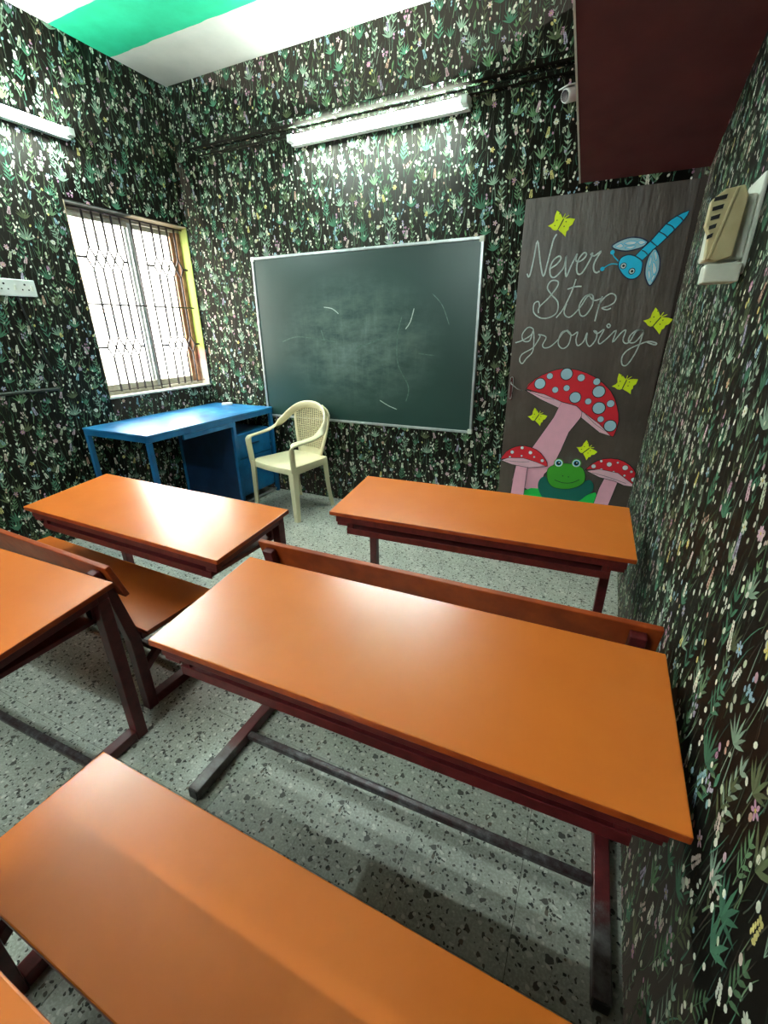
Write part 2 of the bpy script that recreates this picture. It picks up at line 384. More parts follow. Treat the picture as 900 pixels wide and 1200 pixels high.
    for x, y in grid(400):                                 # loose pale buds, singly and in strings
        c = R.choice(F2 if R.random() < .68 else F); s = R.uniform(.8, 1.3); n = R.choice((1,1,1,1,1,2))
        for k in range(n):
            ell(x+R.uniform(-.004,.004)*k, y-.0150*s*k, .0070*s, .0050*s, up(.7), jit(c, .18), 7)
        if R.random() < .4: blade(x, y-.035, .03, .0014, PI/2+R.uniform(-.2,.2), jit(R.choice(D)), 0)
    for x, y in grid(30):                                  # open daisies
        c = R.choice(F); n = R.choice((5, 6, 8))
        for k in range(n): ell(x+.0085*math.cos(2*PI*k/n), y+.0085*math.sin(2*PI*k/n), .0065, .0038, 2*PI*k/n, jit(c, .1))
        ell(x, y, .0035, .0035, 0, jit(srgb(190,170,90)))
    return P
_T = make_tile()
_tv = np.array([p for q, c in _T for p in q], dtype=np.float64)
_tn = np.array([len(q) for q, c in _T]); _tc = np.array([c for q, c in _T])
_ts = np.concatenate([[0], np.cumsum(_tn)[:-1]])
_tmin = np.array([_tv[s:s+n].min(0) for s, n in zip(_ts, _tn)]); _tmax = np.array([_tv[s:s+n].max(0) for s, n in zip(_ts, _tn)])
BASE = srgb(33, 30, 26)

def paper_mesh(name, solid, spans):
    """solid: bmesh (walls body).  spans: list of dict(o,u,v,n,W,H,holes,off) printed areas. One mesh: body + print."""
    sv = np.array([tuple(v.co) for v in solid.verts]); solid.verts.index_update()
    loops = []; tots = []; cols = []
    for f in solid.faces:
        loops += [v.index for v in f.verts]; tots.append(len(f.verts)); cols.append(BASE)
    V = [sv]; LI = [np.array(loops, dtype=np.int64)]; TO = [np.array(tots)]; CO = [np.array(cols)]
    nv = len(sv)
    for sp in spans:
        o, u, v, n = (np.array(sp[k], dtype=float) for k in ('o','u','v','n')); W_, H_ = sp['W'], sp['H']; ox, oy = sp.get('off', (0,0))
        for i in range(int((0-ox)//TILE)-1, int((W_-ox)//TILE)+2):
            for j in range(int((0-oy)//TILE)-1, int((H_-oy)//TILE)+2):
                dx, dy = ox+i*TILE, oy+j*TILE
                mn = _tmin+(dx,dy); mx_ = _tmax+(dx,dy)
                ok = (mx_[:,0] > .004)&(mx_[:,1] > .004)&(mn[:,0] < W_-.004)&(mn[:,1] < H_-.004)
                for (a0,a1,b0,b1) in sp.get('holes', ()):
                    ok &= ~((mx_[:,0] > a0)&(mn[:,0] < a1)&(mx_[:,1] > b0)&(mn[:,1] < b1))
                if not ok.any(): continue
                vm = np.repeat(ok, _tn); idx = np.where(ok)[0]
                uv = np.clip(_tv[vm]+(dx,dy), (0,0), (W_,H_)); nn = _tn[ok]
                h = np.repeat(.00025+.0009*(idx/len(ok)), nn)
                p3 = o+uv[:,:1]*u+uv[:,1:]*v+h[:,None]*n
                V.append(p3); LI.append(np.arange(len(p3))+nv); TO.append(nn); CO.append(_tc[ok]); nv += len(p3)
    V = np.concatenate(V); LI = np.concatenate(LI); TO = np.concatenate(TO); CO = np.concatenate(CO)
    me = bpy.data.meshes.new(name)
    me.vertices.add(len(V)); me.vertices.foreach_set('co', V.astype(np.float32).ravel())
    me.loops.add(len(LI)); me.loops.foreach_set('vertex_index', LI.astype(np.int32))
    me.polygons.add(len(TO)); st = np.concatenate([[0], np.cumsum(TO)[:-1]])
    me.polygons.foreach_set('loop_start', st.astype(np.int32)); me.polygons.foreach_set('loop_total', TO.astype(np.int32))
    me.update(calc_edges=True)
    at = me.attributes.new('print_colour', 'FLOAT_COLOR', 'FACE'); at.data.foreach_set('color', CO.astype(np.float32).ravel())
    solid.free()
    return me

# ---------------------------------------------------------------- room shell
WT = .16
# back wall (cut out for nothing: the door leaf stands in front of its blocked opening)
b = bmesh.new(); bx(b, XL-WT, .55, YB, YB+WT, 0, ZC)
tag(link_mesh('wall_back', paper_mesh('wall_back', b, [dict(o=(XL,YB,0), u=(1,0,0), v=(0,0,1), n=(0,-1,0), W=xr(2,YB)-XL+.03, H=ZC, off=(.13,.2), holes=[(-.54-XL, 9, 0, 2.05)])]), M['paper']), kind='structure')
# left wall with window opening
WY0, WY1, WZ0, WZ1 = 2.125, 3.09, .925, 2.15
b = bmesh.new()
bx(b, XL-WT, XL, YF, WY0, 0, ZC); bx(b, XL-WT, XL, WY0, WY1, 0, WZ0); bx(b, XL-WT, XL, WY0, WY1, WZ1, ZC); bx(b, XL-WT, XL, WY1, YB, 0, ZC)
tag(link_mesh('wall_left', paper_mesh('wall_left', b, [dict(o=(XL,YB,0), u=(0,-1,0), v=(0,0,1), n=(1,0,0), W=YB+.6, H=ZC, off=(.31,.55), holes=[(YB-WY1,YB-WY0,WZ0,WZ1)])]), M['paper']), kind='structure')
# right wall, a degree out of plumb like the real one
b = bmesh.new()
hexa(b, [(xr(YF,0),YF,0),(.6,YF,0),(.6,YB,0),(xr(YB,0),YB,0),(xr(YF,ZC),YF,ZC),(.6,YF,ZC),(.6,YB,ZC),(xr(YB,ZC),YB,ZC)])
_u = Vector((xr(-.5,0)-xr(YB,0), -.5-YB, 0)); _W = _u.length; _u.normalize(); _v = Vector((.024,0,1)).normalized(); _n = _v.cross(_u).normalized()
if _n.x > 0: _n = -_n
tag(link_mesh('wall_right', paper_mesh('wall_right', b, [dict(o=(xr(YB,0),YB,0), u=_u, v=_v, n=_n, W=_W, H=ZC, off=(.07,.9))]), M['paper']), kind='structure')
b = bmesh.new(); bx(b, XL-WT, .6, YF-WT, YF, 0, ZC)
tag(bm_obj('wall_rear', b, M['paper_plain']), kind='structure')
b = bmesh.new(); bx(b, XL-WT, .6, YF-WT, YB+WT, ZC, ZC+.15)
tag(bm_obj('ceiling', b, M['ceiling']), kind='structure')
# floor slab (joint colour) with each terrazzo tile as a piece of its own
b = bmesh.new(); bx(b, XL-WT, .6, YF-WT, YB+WT, -.12, -.0025)
floor = tag(bm_obj('floor', b, M['grout']), kind='structure')
TS = .305
tile_meshes = {}
RT = random.Random(3)
def floor_tile(x0, x1, y0, y1):
    g = .0008
    k = (round(x1-x0, 3), round(y1-y0, 3))
    full = k == (TS, TS)
    if full and 'full' in tile_meshes: me = tile_meshes['full']
    else:
        bm = bmesh.new(); bx(bm, g, x1-x0-g, g, y1-y0-g, -.0024, 0)
        bmesh.ops.recalc_face_normals(bm, faces=bm.faces); me = bpy.data.meshes.new('tile'); bm.to_mesh(me); bm.free(); me.materials.append(M['terrazzo'])
        if full: tile_meshes['full'] = me
    o = bpy.data.objects.new('tile', me); COL.objects.link(o); o.parent = floor; o.location = (x0, y0, RT.uniform(-.0003, .0))
xs = [XL]+[x for x in (.01+TS*k for k in range(-11, 2)) if XL+.02 < x < xr(0,0)-.01]+[xr(3,0)]
ys = [y for y in (.58+TS*k for k in range(-3, 9)) if y < YB-.01]+[YB]
for i in range(len(xs)-1):
    for j in range(len(ys)-1): floor_tile(xs[i], xs[i+1], ys[j], ys[j+1])
b = bmesh.new(); bx(b, XL, xr(0,0), YF, ys[0]-.001, -.0024, 0)     # behind the camera: one plain bed of the same terrazzo
bm_obj('terrazzo_bed', b, M['terrazzo'], floor)

# sloping soffit slab over the door, rising towards the room and dying into the ceiling
MX, MZ, MS = -.281, 2.104, .265
b = bmesh.new(); y_end = YB-(ZC-MZ)/MS
pts = []
for y, z in ((YB, MZ), (y_end, ZC)): pts.append((y, z))
v = [b.verts.new(p) for p in ((MX,YB,MZ),(xr(YB,MZ)+.02,YB,MZ),(MX,y_end,ZC),(xr(y_end,ZC)+.02,y_end,ZC),(MX,YB,ZC),(xr(YB,ZC)+.02,YB,ZC))]
for f in ((0,1,3,2),(0,2,4),(1,5,3),(0,4,5,1),(2,3,5,4)): b.faces.new([v[i] for i in f])
tag(bm_obj('trim_1', b, M['soffit'], bevel=0), kind='structure', label='dark maroon sloping soffit above the door')
# narrow pale plaster bead on the soffit's left arris
b = bmesh.new(); d = Vector((0, -1, MS)).normalized()
p0 = Vector((MX-.004, YB-.002, MZ)); p1 = Vector((MX-.004, y_end+.02, ZC-.006))
hexa(b, [p0+Vector(q) for q in ((-.004,0,-.002),(.004,0,-.002),(.004,0,.008),(-.004,0,.008))]+[p1+Vector(q) for q in ((-.004,0,-.002),(.004,0,-.002),(.004,0,.008),(-.004,0,.008))])
tag(bm_obj('trim_2', b, M['plaster'], bevel=0), kind='structure')
# papered conduit ledge along the back wall: two rounded ribs
def ledge(name, z0, z1, dep, x0, x1):
    bm = bmesh.new()
    prof = [(0, z0), (dep*.8, z0), (dep, z0+(z1-z0)*.25), (dep, z0+(z1-z0)*.8), (dep*.75, z1), (0, z1)]
    prism(bm, prof, lambda a, z, t: (t, YB-a, z), x0, x1)
    bmesh.ops.recalc_face_normals(bm, faces=bm.faces)
    me = paper_mesh(name, bm, [dict(o=(x0,YB-dep,z0+(z1-z0)*.25), u=(1,0,0), v=(0,0,1), n=(0,-1,0), W=x1-x0, H=(z1-z0)*.55, off=(.2,.4)),
                               dict(o=(x0,YB-.002,z0), u=(1,0,0), v=(0,-1,0), n=(0,0,-1), W=x1-x0, H=dep*.8, off=(.5,.1))])
    return tag(link_mesh(name, me, M['paper']), kind='structure')
ledge('trim_3', 2.622, 2.668, .05, XL+.19, MX-.005)
ledge('trim_4', 2.578, 2.606, .035, XL+.25, MX-.005)

# window: papered reveal, aluminium frame, two sashes, pane, iron grille
b = bmesh.new(); GX = XL-.085
bx(b, GX-.075, XL+.001, WY1-.006, WY1+.001, WZ0, WZ1, 0)              # far jamb, painted
bx(b, GX-.075, XL+.001, WY0-.001, WY0+.005, WZ0, WZ1, 1)
bx(b, GX-.075, XL+.001, WY0, 2.60, WZ1-.006, WZ1+.001, 2)
bx(b, GX-.075, XL+.001, 2.60, WY1, WZ1-.006, WZ1+.001, 1)
bx(b, GX-.075, XL+.012, WY0-.004, WY1, WZ0-.008, WZ0+.004, 3)
win = tag(bm_obj('window_1', b, [M['jamb'], M['tan'], M['paper_plain'], M['plaster']]), kind='structure')
def wbar(name, y0, y1, z0, z1, x0, x1, mat, bev=.002):
    return box(name, x0, x1, y0, y1, z0, z1, mat, win, bev)
wbar('window_frame', WY0+.005, WY1-.006, WZ0+.004, WZ0+.028, GX-.06, GX, M['frame_tan'])
wbar('window_frame', WY0+.005, WY1-.006, WZ1-.036, WZ1-.006, GX-.06, GX, M['frame_tan'])
wbar('window_frame', WY0+.005, WY0+.024, WZ0+.028, WZ1-.036, GX-.06, GX, M['alu'])
wbar('window_frame', WY1-.04, WY1-.006, WZ0+.028, WZ1-.036, GX-.06, GX, M['frame_brown'])
def sash(y0, y1, x0, matl, matr):
    bm = bmesh.new(); z0, z1 = WZ0+.028, WZ1-.036
    bx(bm, x0-.018, x0, y0, y0+.035, z0, z1, 0); bx(bm, x0-.018, x0, y1-.035, y1, z0, z1, 1)
    bx(bm, x0-.018, x0, y0+.035, y1-.035, z0, z0+.05, 2); bx(bm, x0-.018, x0, y0+.035, y1-.035, z1-.03, z1, 2)
    s = bm_obj('window_sash', bm, [matl, matr, M['frame_tan']], win, bevel=.002)
    bm = bmesh.new(); bx(bm, x0-.011, x0-.007, y0+.035, y1-.035, z0+.05, z1-.03); bm_obj('pane', bm, M['glass'], s)
sash(WY0+.024, 2.655, GX-.008, M['alu'], M['alu'])
sash(2.605, WY1-.04, GX-.032, M['alu'], M['frame_brown'])
gx = XL-.052
def rod(path, r=.0080, name='grille_bar'):
    bm = bmesh.new(); tube(bm, path, r, 6); bm_obj(name, bm, M['iron'], win, smooth=False)
zt, zb = WZ1-.02, WZ0+.03
D1, D2, H, SP = 1.845, 1.268, .068, .069
def diamonds(y0, n, e0, e1):
    for k in range(n):
        y = y0+SP*k
        rod([(gx,y,zt),(gx,y,D1+H)]); rod([(gx,y,D1-H),(gx,y,D2+H)]); rod([(gx,y,D2-H),(gx,y,zb)])
        for D in (D1, D2):
            bm = bmesh.new(); tube(bm, [(gx,y,D+H),(gx,y+SP/2,D),(gx,y,D-H),(gx,y-SP/2,D)], .0070, 6, closed=True, up=Vector((1,0,0)))
            bm_obj('grille_diamond', bm, M['iron'], win)
    for D in (D1, D2):
        rod([(gx,e0,D),(gx,y0-SP/2,D)]); rod([(gx,y0+SP*(n-.5),D),(gx,e1,D)])
diamonds(2.262, 4, WY0+.006, 2.535)
diamonds(2.795, 4, 2.70, WY1-.008)
for y in (2.535, 2.62, 2.70): rod([(gx,y,zt),(gx,y,zb-.02)], .007)
rod([(gx+.006,WY0+.006,1.556),(gx+.006,WY1-.008,1.556)], .006)
rod([(gx+.006,WY0+.006,.965),(gx+.006,WY1-.008,.965)], .003)
for y0, y1, z in ((WY0+.006, WY1-.008, zt),): rod([(gx,y0,z),(gx,y1,z)], .006)

# ---------------------------------------------------------------- door leaf and what is stuck on it
DX0, DX1, DY, DZ = -.563, xr(YB,1)-.006, 3.085, 2.056
door = tag(box('door_1', DX0, DX1, DY, YB, .004, DZ, M['door'], bevel=.003), kind='structure')
ART = {"letters":[[[-0.515,1.676],[-0.5,1.659],[-0.486,1.74],[-0.474,1.844],[-0.447,1.738],[-0.419,1.657],[-0.404,1.725],[-0.393,1.798],[-0.385,1.845],[-0.371,1.869]],[[-0.384,1.696],[-0.351,1.716],[-0.332,1.744],[-0.345,1.757],[-0.374,1.736],[-0.386,1.697],[-0.378,1.658],[-0.356,1.648],[-0.328,1.672],[-0.309,1.703],[-0.305,1.756],[-0.301,1.697],[-0.29,1.648],[-0.274,1.696],[-0.258,1.737],[-0.247,1.762],[-0.25,1.731],[-0.233,1.722],[-0.208,1.736],[-0.197,1.756],[-0.212,1.765],[-0.235,1.735],[-0.24,1.694],[-0.23,1.661],[-0.208,1.663],[-0.182,1.711],[-0.165,1.757],[-0.175,1.755],[-0.155,1.746],[-0.124,1.767],[-0.138,1.74],[-0.151,1.704],[-0.146,1.673],[-0.131,1.661],[-0.116,1.668]],[[-0.423,1.457],[-0.422,1.49],[-0.374,1.54],[-0.333,1.598],[-0.334,1.627],[-0.371,1.63],[-0.388,1.596],[-0.361,1.558],[-0.319,1.515],[-0.317,1.459],[-0.36,1.43],[-0.41,1.431],[-0.451,1.462],[-0.454,1.51],[-0.43,1.521],[-0.42,1.49]],[[-0.235,1.634],[-0.249,1.568],[-0.283,1.477],[-0.317,1.429]],[[-0.274,1.582],[-0.234,1.594],[-0.199,1.594]],[[-0.268,1.505],[-0.276,1.463],[-0.263,1.438],[-0.234,1.434],[-0.19,1.484],[-0.161,1.538],[-0.136,1.55],[-0.171,1.542],[-0.196,1.493],[-0.183,1.443],[-0.155,1.44],[-0.126,1.492],[-0.13,1.541],[-0.154,1.551],[-0.121,1.518],[-0.078,1.53]],[[-0.08,1.539],[-0.09,1.491],[-0.099,1.407]],[[-0.094,1.491],[-0.069,1.53],[-0.038,1.551],[-0.011,1.537],[-0.012,1.506],[-0.044,1.485],[-0.074,1.477],[-0.046,1.467],[-0.025,1.475]],[[-0.544,1.287],[-0.503,1.301],[-0.454,1.331],[-0.442,1.365],[-0.475,1.377],[-0.506,1.336],[-0.494,1.298],[-0.456,1.301],[-0.442,1.36],[-0.431,1.296],[-0.432,1.235],[-0.465,1.194],[-0.488,1.162],[-0.506,1.183],[-0.494,1.219],[-0.435,1.256],[-0.409,1.296],[-0.397,1.326],[-0.408,1.336],[-0.361,1.321],[-0.376,1.276],[-0.363,1.258],[-0.329,1.266],[-0.289,1.306],[-0.265,1.345],[-0.238,1.359],[-0.275,1.345],[-0.286,1.286],[-0.257,1.255],[-0.226,1.277],[-0.22,1.335],[-0.247,1.359],[-0.214,1.33],[-0.184,1.349],[-0.187,1.306],[-0.172,1.272],[-0.143,1.297],[-0.131,1.344],[-0.128,1.297],[-0.105,1.268],[-0.078,1.306],[-0.078,1.346],[-0.096,1.355],[-0.075,1.339],[-0.042,1.362],[-0.062,1.306],[-0.052,1.283],[-0.02,1.311],[0.022,1.357],[0.015,1.292],[0.051,1.343],[0.073,1.357],[0.067,1.306],[0.084,1.286],[0.104,1.297],[0.128,1.352],[0.162,1.356],[0.127,1.356],[0.099,1.325],[0.1,1.293],[0.131,1.293],[0.158,1.334],[0.164,1.356],[0.155,1.279],[0.136,1.214],[0.11,1.166],[0.086,1.17],[0.079,1.213],[0.103,1.251],[0.151,1.279],[0.199,1.297],[0.239,1.288],[0.232,1.279],[0.191,1.293]],[[-0.023,1.393],[-0.012,1.382],[-0.02,1.371],[-0.031,1.382],[-0.023,1.393]]],"bf":[[-0.35,1.938],[-0.341,1.933],[-0.308,1.933],[-0.284,1.927],[-0.295,1.901],[-0.31,1.892],[-0.311,1.877],[-0.321,1.87],[-0.323,1.844],[-0.342,1.862],[-0.358,1.874],[-0.368,1.884],[-0.381,1.879],[-0.396,1.884],[-0.409,1.897],[-0.426,1.905],[-0.403,1.915],[-0.394,1.925],[-0.394,1.948],[-0.386,1.977],[-0.366,1.962],[-0.35,1.938]],"bfc":[[-0.355,1.915],[0.221,1.4],[0.12,1.057],[-0.355,0.827],[-0.027,0.636]],"bf_ant":[[[-0.348,1.933],[-0.339,1.958]],[[-0.345,1.933],[-0.318,1.948]]],"bf_body":[[-0.344,1.933],[-0.368,1.884]],"bf_dots":[[-0.369,1.96],[-0.379,1.929],[-0.33,1.918],[-0.337,1.896],[-0.388,1.904]],"tail":[[0.111,1.797],[0.138,1.833],[0.165,1.868],[0.187,1.888],[0.21,1.902],[0.235,1.914],[0.261,1.922],[0.257,1.9],[0.245,1.88],[0.23,1.86],[0.21,1.837],[0.181,1.803],[0.148,1.769]],"thorax":[[0.111,1.797],[0.145,1.771],[0.131,1.753],[0.088,1.706],[0.05,1.732],[0.082,1.768]],"head":[[0.05,1.732],[0.016,1.74],[-0.018,1.727],[-0.026,1.695],[-0.007,1.658],[0.03,1.625],[0.065,1.62],[0.091,1.64],[0.096,1.676],[0.088,1.706]],"wingA":[[0.1,1.795],[0.073,1.811],[0.043,1.819],[0.007,1.821],[-0.033,1.811],[-0.072,1.789],[-0.054,1.771],[0.0,1.758],[0.053,1.764],[0.086,1.776]],"wingB":[[0.131,1.756],[0.116,1.725],[0.11,1.681],[0.115,1.639],[0.13,1.605],[0.15,1.583],[0.166,1.607],[0.178,1.648],[0.176,1.689],[0.166,1.724],[0.145,1.757]],"panes":[[[-0.015,1.795],[0.01,1.804],[0.044,1.799],[0.037,1.788],[0.004,1.787]],[[-0.056,1.783],[-0.031,1.796],[-0.016,1.783],[-0.033,1.774]],[[0.049,1.799],[0.069,1.803],[0.089,1.793],[0.067,1.784]],[[-0.008,1.774],[0.014,1.78],[0.044,1.779],[0.023,1.766]],[[0.146,1.661],[0.142,1.697],[0.156,1.684],[0.167,1.654],[0.157,1.637]],[[0.137,1.738],[0.146,1.749],[0.158,1.719],[0.153,1.702]],[[0.126,1.645],[0.131,1.662],[0.143,1.632],[0.139,1.608]],[[0.15,1.614],[0.155,1.631],[0.166,1.634],[0.157,1.604]],[[0.121,1.698],[0.128,1.727],[0.135,1.703],[0.129,1.674]]],"bands":[[[0.21,1.902],[0.228,1.893],[0.243,1.878]],[[0.171,1.87],[0.198,1.857],[0.216,1.837]],[[0.144,1.837],[0.169,1.823],[0.189,1.806]],[[0.078,1.756],[0.094,1.749],[0.109,1.734]]],"dant":[[[-0.026,1.71],[-0.054,1.736],[-0.065,1.757]],[[-0.022,1.695],[-0.063,1.7],[-0.103,1.678]]],"deyes":[[0.001,1.687],[0.048,1.658]],"m1":{"cap":[[-0.445,1.006],[-0.399,1.068],[-0.312,1.117],[-0.236,1.138],[-0.148,1.131],[-0.045,1.092],[0.051,1.017],[0.102,0.929],[0.126,0.839],[0.118,0.758],[0.098,0.742],[0.022,0.807],[-0.089,0.883],[-0.127,0.916],[-0.22,0.936],[-0.329,0.976]],"gills":[[[-0.451,0.999],[-0.329,0.978],[-0.218,0.936],[-0.232,0.897],[-0.349,0.945]],[[-0.089,0.885],[0.021,0.814],[0.097,0.744],[0.03,0.76],[-0.088,0.844]]],"stem":[[-0.22,0.936],[-0.152,0.938],[-0.082,0.877],[-0.093,0.84],[-0.148,0.745],[-0.178,0.628],[-0.211,0.52],[-0.263,0.446],[-0.287,0.332],[-0.316,0.304],[-0.39,0.332],[-0.473,0.37],[-0.466,0.434],[-0.36,0.629],[-0.3,0.744],[-0.253,0.835]],"spots":[[-0.363,1.042,0.0345],[-0.309,1.091,0.0193],[-0.212,1.106,0.0359],[-0.125,1.087,0.0221],[-0.034,1.067,0.0207],[-0.013,1.009,0.0359],[-0.266,1.008,0.0193],[-0.2,1.022,0.0193],[-0.142,0.967,0.0345],[-0.063,0.947,0.0193],[0.003,0.91,0.0372],[0.064,0.941,0.0221],[0.024,0.843,0.0193],[0.084,0.806,0.0359]]},"m2":{"cap":[[-0.567,0.519],[-0.533,0.578],[-0.472,0.62],[-0.41,0.631],[-0.333,0.612],[-0.278,0.565],[-0.249,0.506],[-0.333,0.505],[-0.451,0.539],[-0.515,0.532]],"gills":[[[-0.56,0.513],[-0.516,0.536],[-0.413,0.546],[-0.323,0.527],[-0.256,0.504],[-0.368,0.482],[-0.485,0.491]]],"stem":[[-0.451,0.536],[-0.378,0.543],[-0.376,0.5],[-0.382,0.254],[-0.383,0.084],[-0.485,0.081],[-0.473,0.259],[-0.465,0.42],[-0.454,0.505]],"spots":[[-0.427,0.616,0.011],[-0.491,0.579,0.0124],[-0.37,0.588,0.0124],[-0.503,0.544,0.0069],[-0.425,0.56,0.0069],[-0.342,0.561,0.0069],[-0.287,0.541,0.011]]},"m3":{"cap":[[-0.012,0.511],[0.018,0.553],[0.079,0.595],[0.165,0.602],[0.234,0.573],[0.283,0.516],[0.3,0.433],[0.23,0.478],[0.137,0.51],[0.046,0.522]],"gills":[[[-0.006,0.505],[0.068,0.525],[0.18,0.513],[0.295,0.437],[0.227,0.435],[0.168,0.457],[0.077,0.471]]],"stem":[[0.116,0.501],[0.182,0.516],[0.188,0.453],[0.156,0.263],[0.135,0.107],[0.039,0.117],[0.069,0.269],[0.088,0.4]],"spots":[[0.12,0.563,0.0152],[0.213,0.552,0.0165],[0.274,0.48,0.0152],[0.032,0.54,0.0138],[0.071,0.579,0.0083],[0.166,0.58,0.0069],[0.252,0.53,0.0083],[0.08,0.523,0.0083],[0.153,0.516,0.0069],[0.218,0.501,0.0069]]},"fhead":[[-0.247,0.462],[-0.239,0.496],[-0.2,0.524],[-0.142,0.539],[-0.083,0.538],[-0.034,0.521],[-0.009,0.479],[-0.008,0.426],[-0.049,0.384],[-0.117,0.361],[-0.191,0.364],[-0.233,0.402]],"fbody":[[-0.295,0.373],[-0.284,0.413],[-0.255,0.431],[-0.22,0.397],[-0.185,0.368],[-0.117,0.362],[-0.049,0.387],[-0.009,0.429],[0.024,0.444],[0.051,0.415],[0.05,0.368],[0.018,0.333],[-0.012,0.297],[-0.056,0.273],[-0.128,0.265],[-0.179,0.275],[-0.241,0.269],[-0.284,0.326]],"flegs":[[[-0.381,0.312],[-0.288,0.339],[-0.242,0.271],[-0.154,0.271],[-0.172,0.223],[-0.296,0.188],[-0.384,0.217]],[[-0.025,0.305],[0.071,0.364],[0.09,0.28],[0.068,0.235],[-0.049,0.222],[-0.08,0.266]]],"feyes":[[-0.181,0.537,0.0303],[-0.073,0.548,0.0303]],"fmouth":[[-0.192,0.417],[-0.147,0.405],[-0.111,0.405],[-0.077,0.414],[-0.039,0.438]],"fnost":[[-0.144,0.451,0.0069],[-0.108,0.449,0.0069]]}
def card(name, outline, t0, t1, mats, parent=None, smooth_n=0, closed=True):
    """flat paper cut-out on the door, real thickness; t = distance in front of the door"""
    pts = [tuple(p) for p in (catmull([(a,b,0) for a,b in outline], smooth_n, True) if smooth_n else [(a,b,0) for a,b in outline])]
    bm = bmesh.new(); prism(bm, [(p[0],p[1]) for p in pts], lambda a, z, t: (a, DY-t, z), t0, t1)
    bmesh.ops.recalc_face_normals(bm, faces=bm.faces)
    bmesh.ops.triangulate(bm, faces=[f for f in bm.faces if len(f.verts) > 4])
    return bm_obj(name, bm, mats, parent)
def ink(name, lines, r, mat, parent, t=.0015, n=4):
    bm = bmesh.new()
    for L in lines:
        P = catmull([(a, 0, z) for a, z in L], n) if len(L) > 2 else [Vector((a,0,z)) for a, z in L]
        if len(P) < 2: continue
        # flat ribbon, r half width
        A = []; B = []
        for i, p in enumerate(P):
            d = (P[min(i+1,len(P)-1)]-P[max(i-1,0)])
            if d.length < 1e-9: d = Vector((1,0,0))
            d.normalize(); s = Vector((-d.z, 0, d.x))*r
            A.append(((p+s).x, (p+s).z)); B.append(((p-s).x, (p-s).z))
        va = [bm.verts.new((x, DY-t, z)) for x, z in A]; vb = [bm.verts.new((x, DY-t, z)) for x, z in B]
        for i in range(len(P)-1): bm.faces.new((va[i], va[i+1], vb[i+1], vb[i]))
    me = bpy.data.meshes.new(name); bm.to_mesh(me); bm.free()
    return link_mesh(name, me, mat, parent)
def disc(bm, x, z, r, t0, t1, n=16, mat=0):
    prism(bm, [(x+r*math.cos(2*PI*k/n), z+r*math.sin(2*PI*k/n)) for k in range(n)], lambda a, b_, t: (a, DY-t, b_), t0, t1, mat)
# chalk lettering: Never / Stop / growing
L = ART['letters']
ink('chalk_word', L[:2], .0040, M['chalk'], door); ink('chalk_word', L[2:7], .0036, M['chalk'], door); ink('chalk_word', L[7:], .0034, M['chalk'], door)
# door pull: plate with a bent bright hook
pl = box('door_handle', -.552, -.530, DY-.006, DY, .93, 1.078, M['soffit'], door, .002)
bm = bmesh.new(); tube(bm, [(-.545,DY-.006,1.045),(-.540,DY-.022,1.035),(-.500,DY-.026,1.008),(-.465,DY-.02,.995)], .0032, 8); bm_obj('hook', bm, M['silver'], pl)
bm = bmesh.new(); tube(bm, catmull([(-.550,DY-.008,1.07),(-.533,DY-.012,1.07),(-.531,DY-.012,1.0),(-.535,DY-.012,.945),(-.549,DY-.008,.945),(-.552,DY-.008,1.0)], 4, True), .002, 6, closed=True); bm_obj('staple', bm, M['silver'], pl)

def butterfly(cx, cz, s, rot, label, first=None):
    o = ART['bf']; mx_ = sum(p[0] for p in o)/len(o); mz_ = sum(p[1] for p in o)/len(o)
    def T(p):
        a, b_ = (p[0]-mx_)*s, (p[1]-mz_)*s
        return (cx+a*math.cos(rot)-b_*math.sin(rot), cz+a*math.sin(rot)+b_*math.cos(rot))
    r = empty('paper_butterfly', (cx, DY-.001, cz), label=label, cat='paper decoration', group='yellow paper butterflies on the brown door')
    inv = Matrix.Translation((-cx, -(DY-.001), -cz))
    def fix(ob): ob.data.transform(inv); ob.parent = r; return ob
    fix(card('wings', [T(p) for p in o[:-1]], .0012, .0022, M['yellow']))
    bm_l = [ [T(p) for p in l] for l in ART['bf_ant'] ]
    fix(ink('antenna', bm_l[:1], .0022, M['yellow'], None, .002)); fix(ink('antenna', bm_l[1:], .0022, M['yellow'], None, .002))
    fix(ink('body', [[T(p) for p in ART['bf_body']]], .0028, M['darkgreen'], None, .0026))
    for p in ART['bf_dots']:
        bm = bmesh.new(); q = T(p); disc(bm, q[0], q[1], .0032*s, .002, .0025, 8); fix(bm_obj('wing_dot', bm, M['darkgreen']))
C_ = ART['bfc']
butterfly(*C_[0], 1.0, 0, 'yellow paper butterfly at the top of the brown door, above the word Never')
butterfly(*C_[1], 1.0, -.12, 'yellow paper butterfly touching the end of the word growing, nearest the right wall')
butterfly(*C_[2], .98, .18, 'yellow paper butterfly just above the right end of the large red mushroom cap')
butterfly(*C_[3], .86, -.05, 'dull yellow paper butterfly left of the large mushroom stem, near the door handle')
butterfly(*C_[4], .90, -.3, 'yellow paper butterfly just above the frog\'s head')

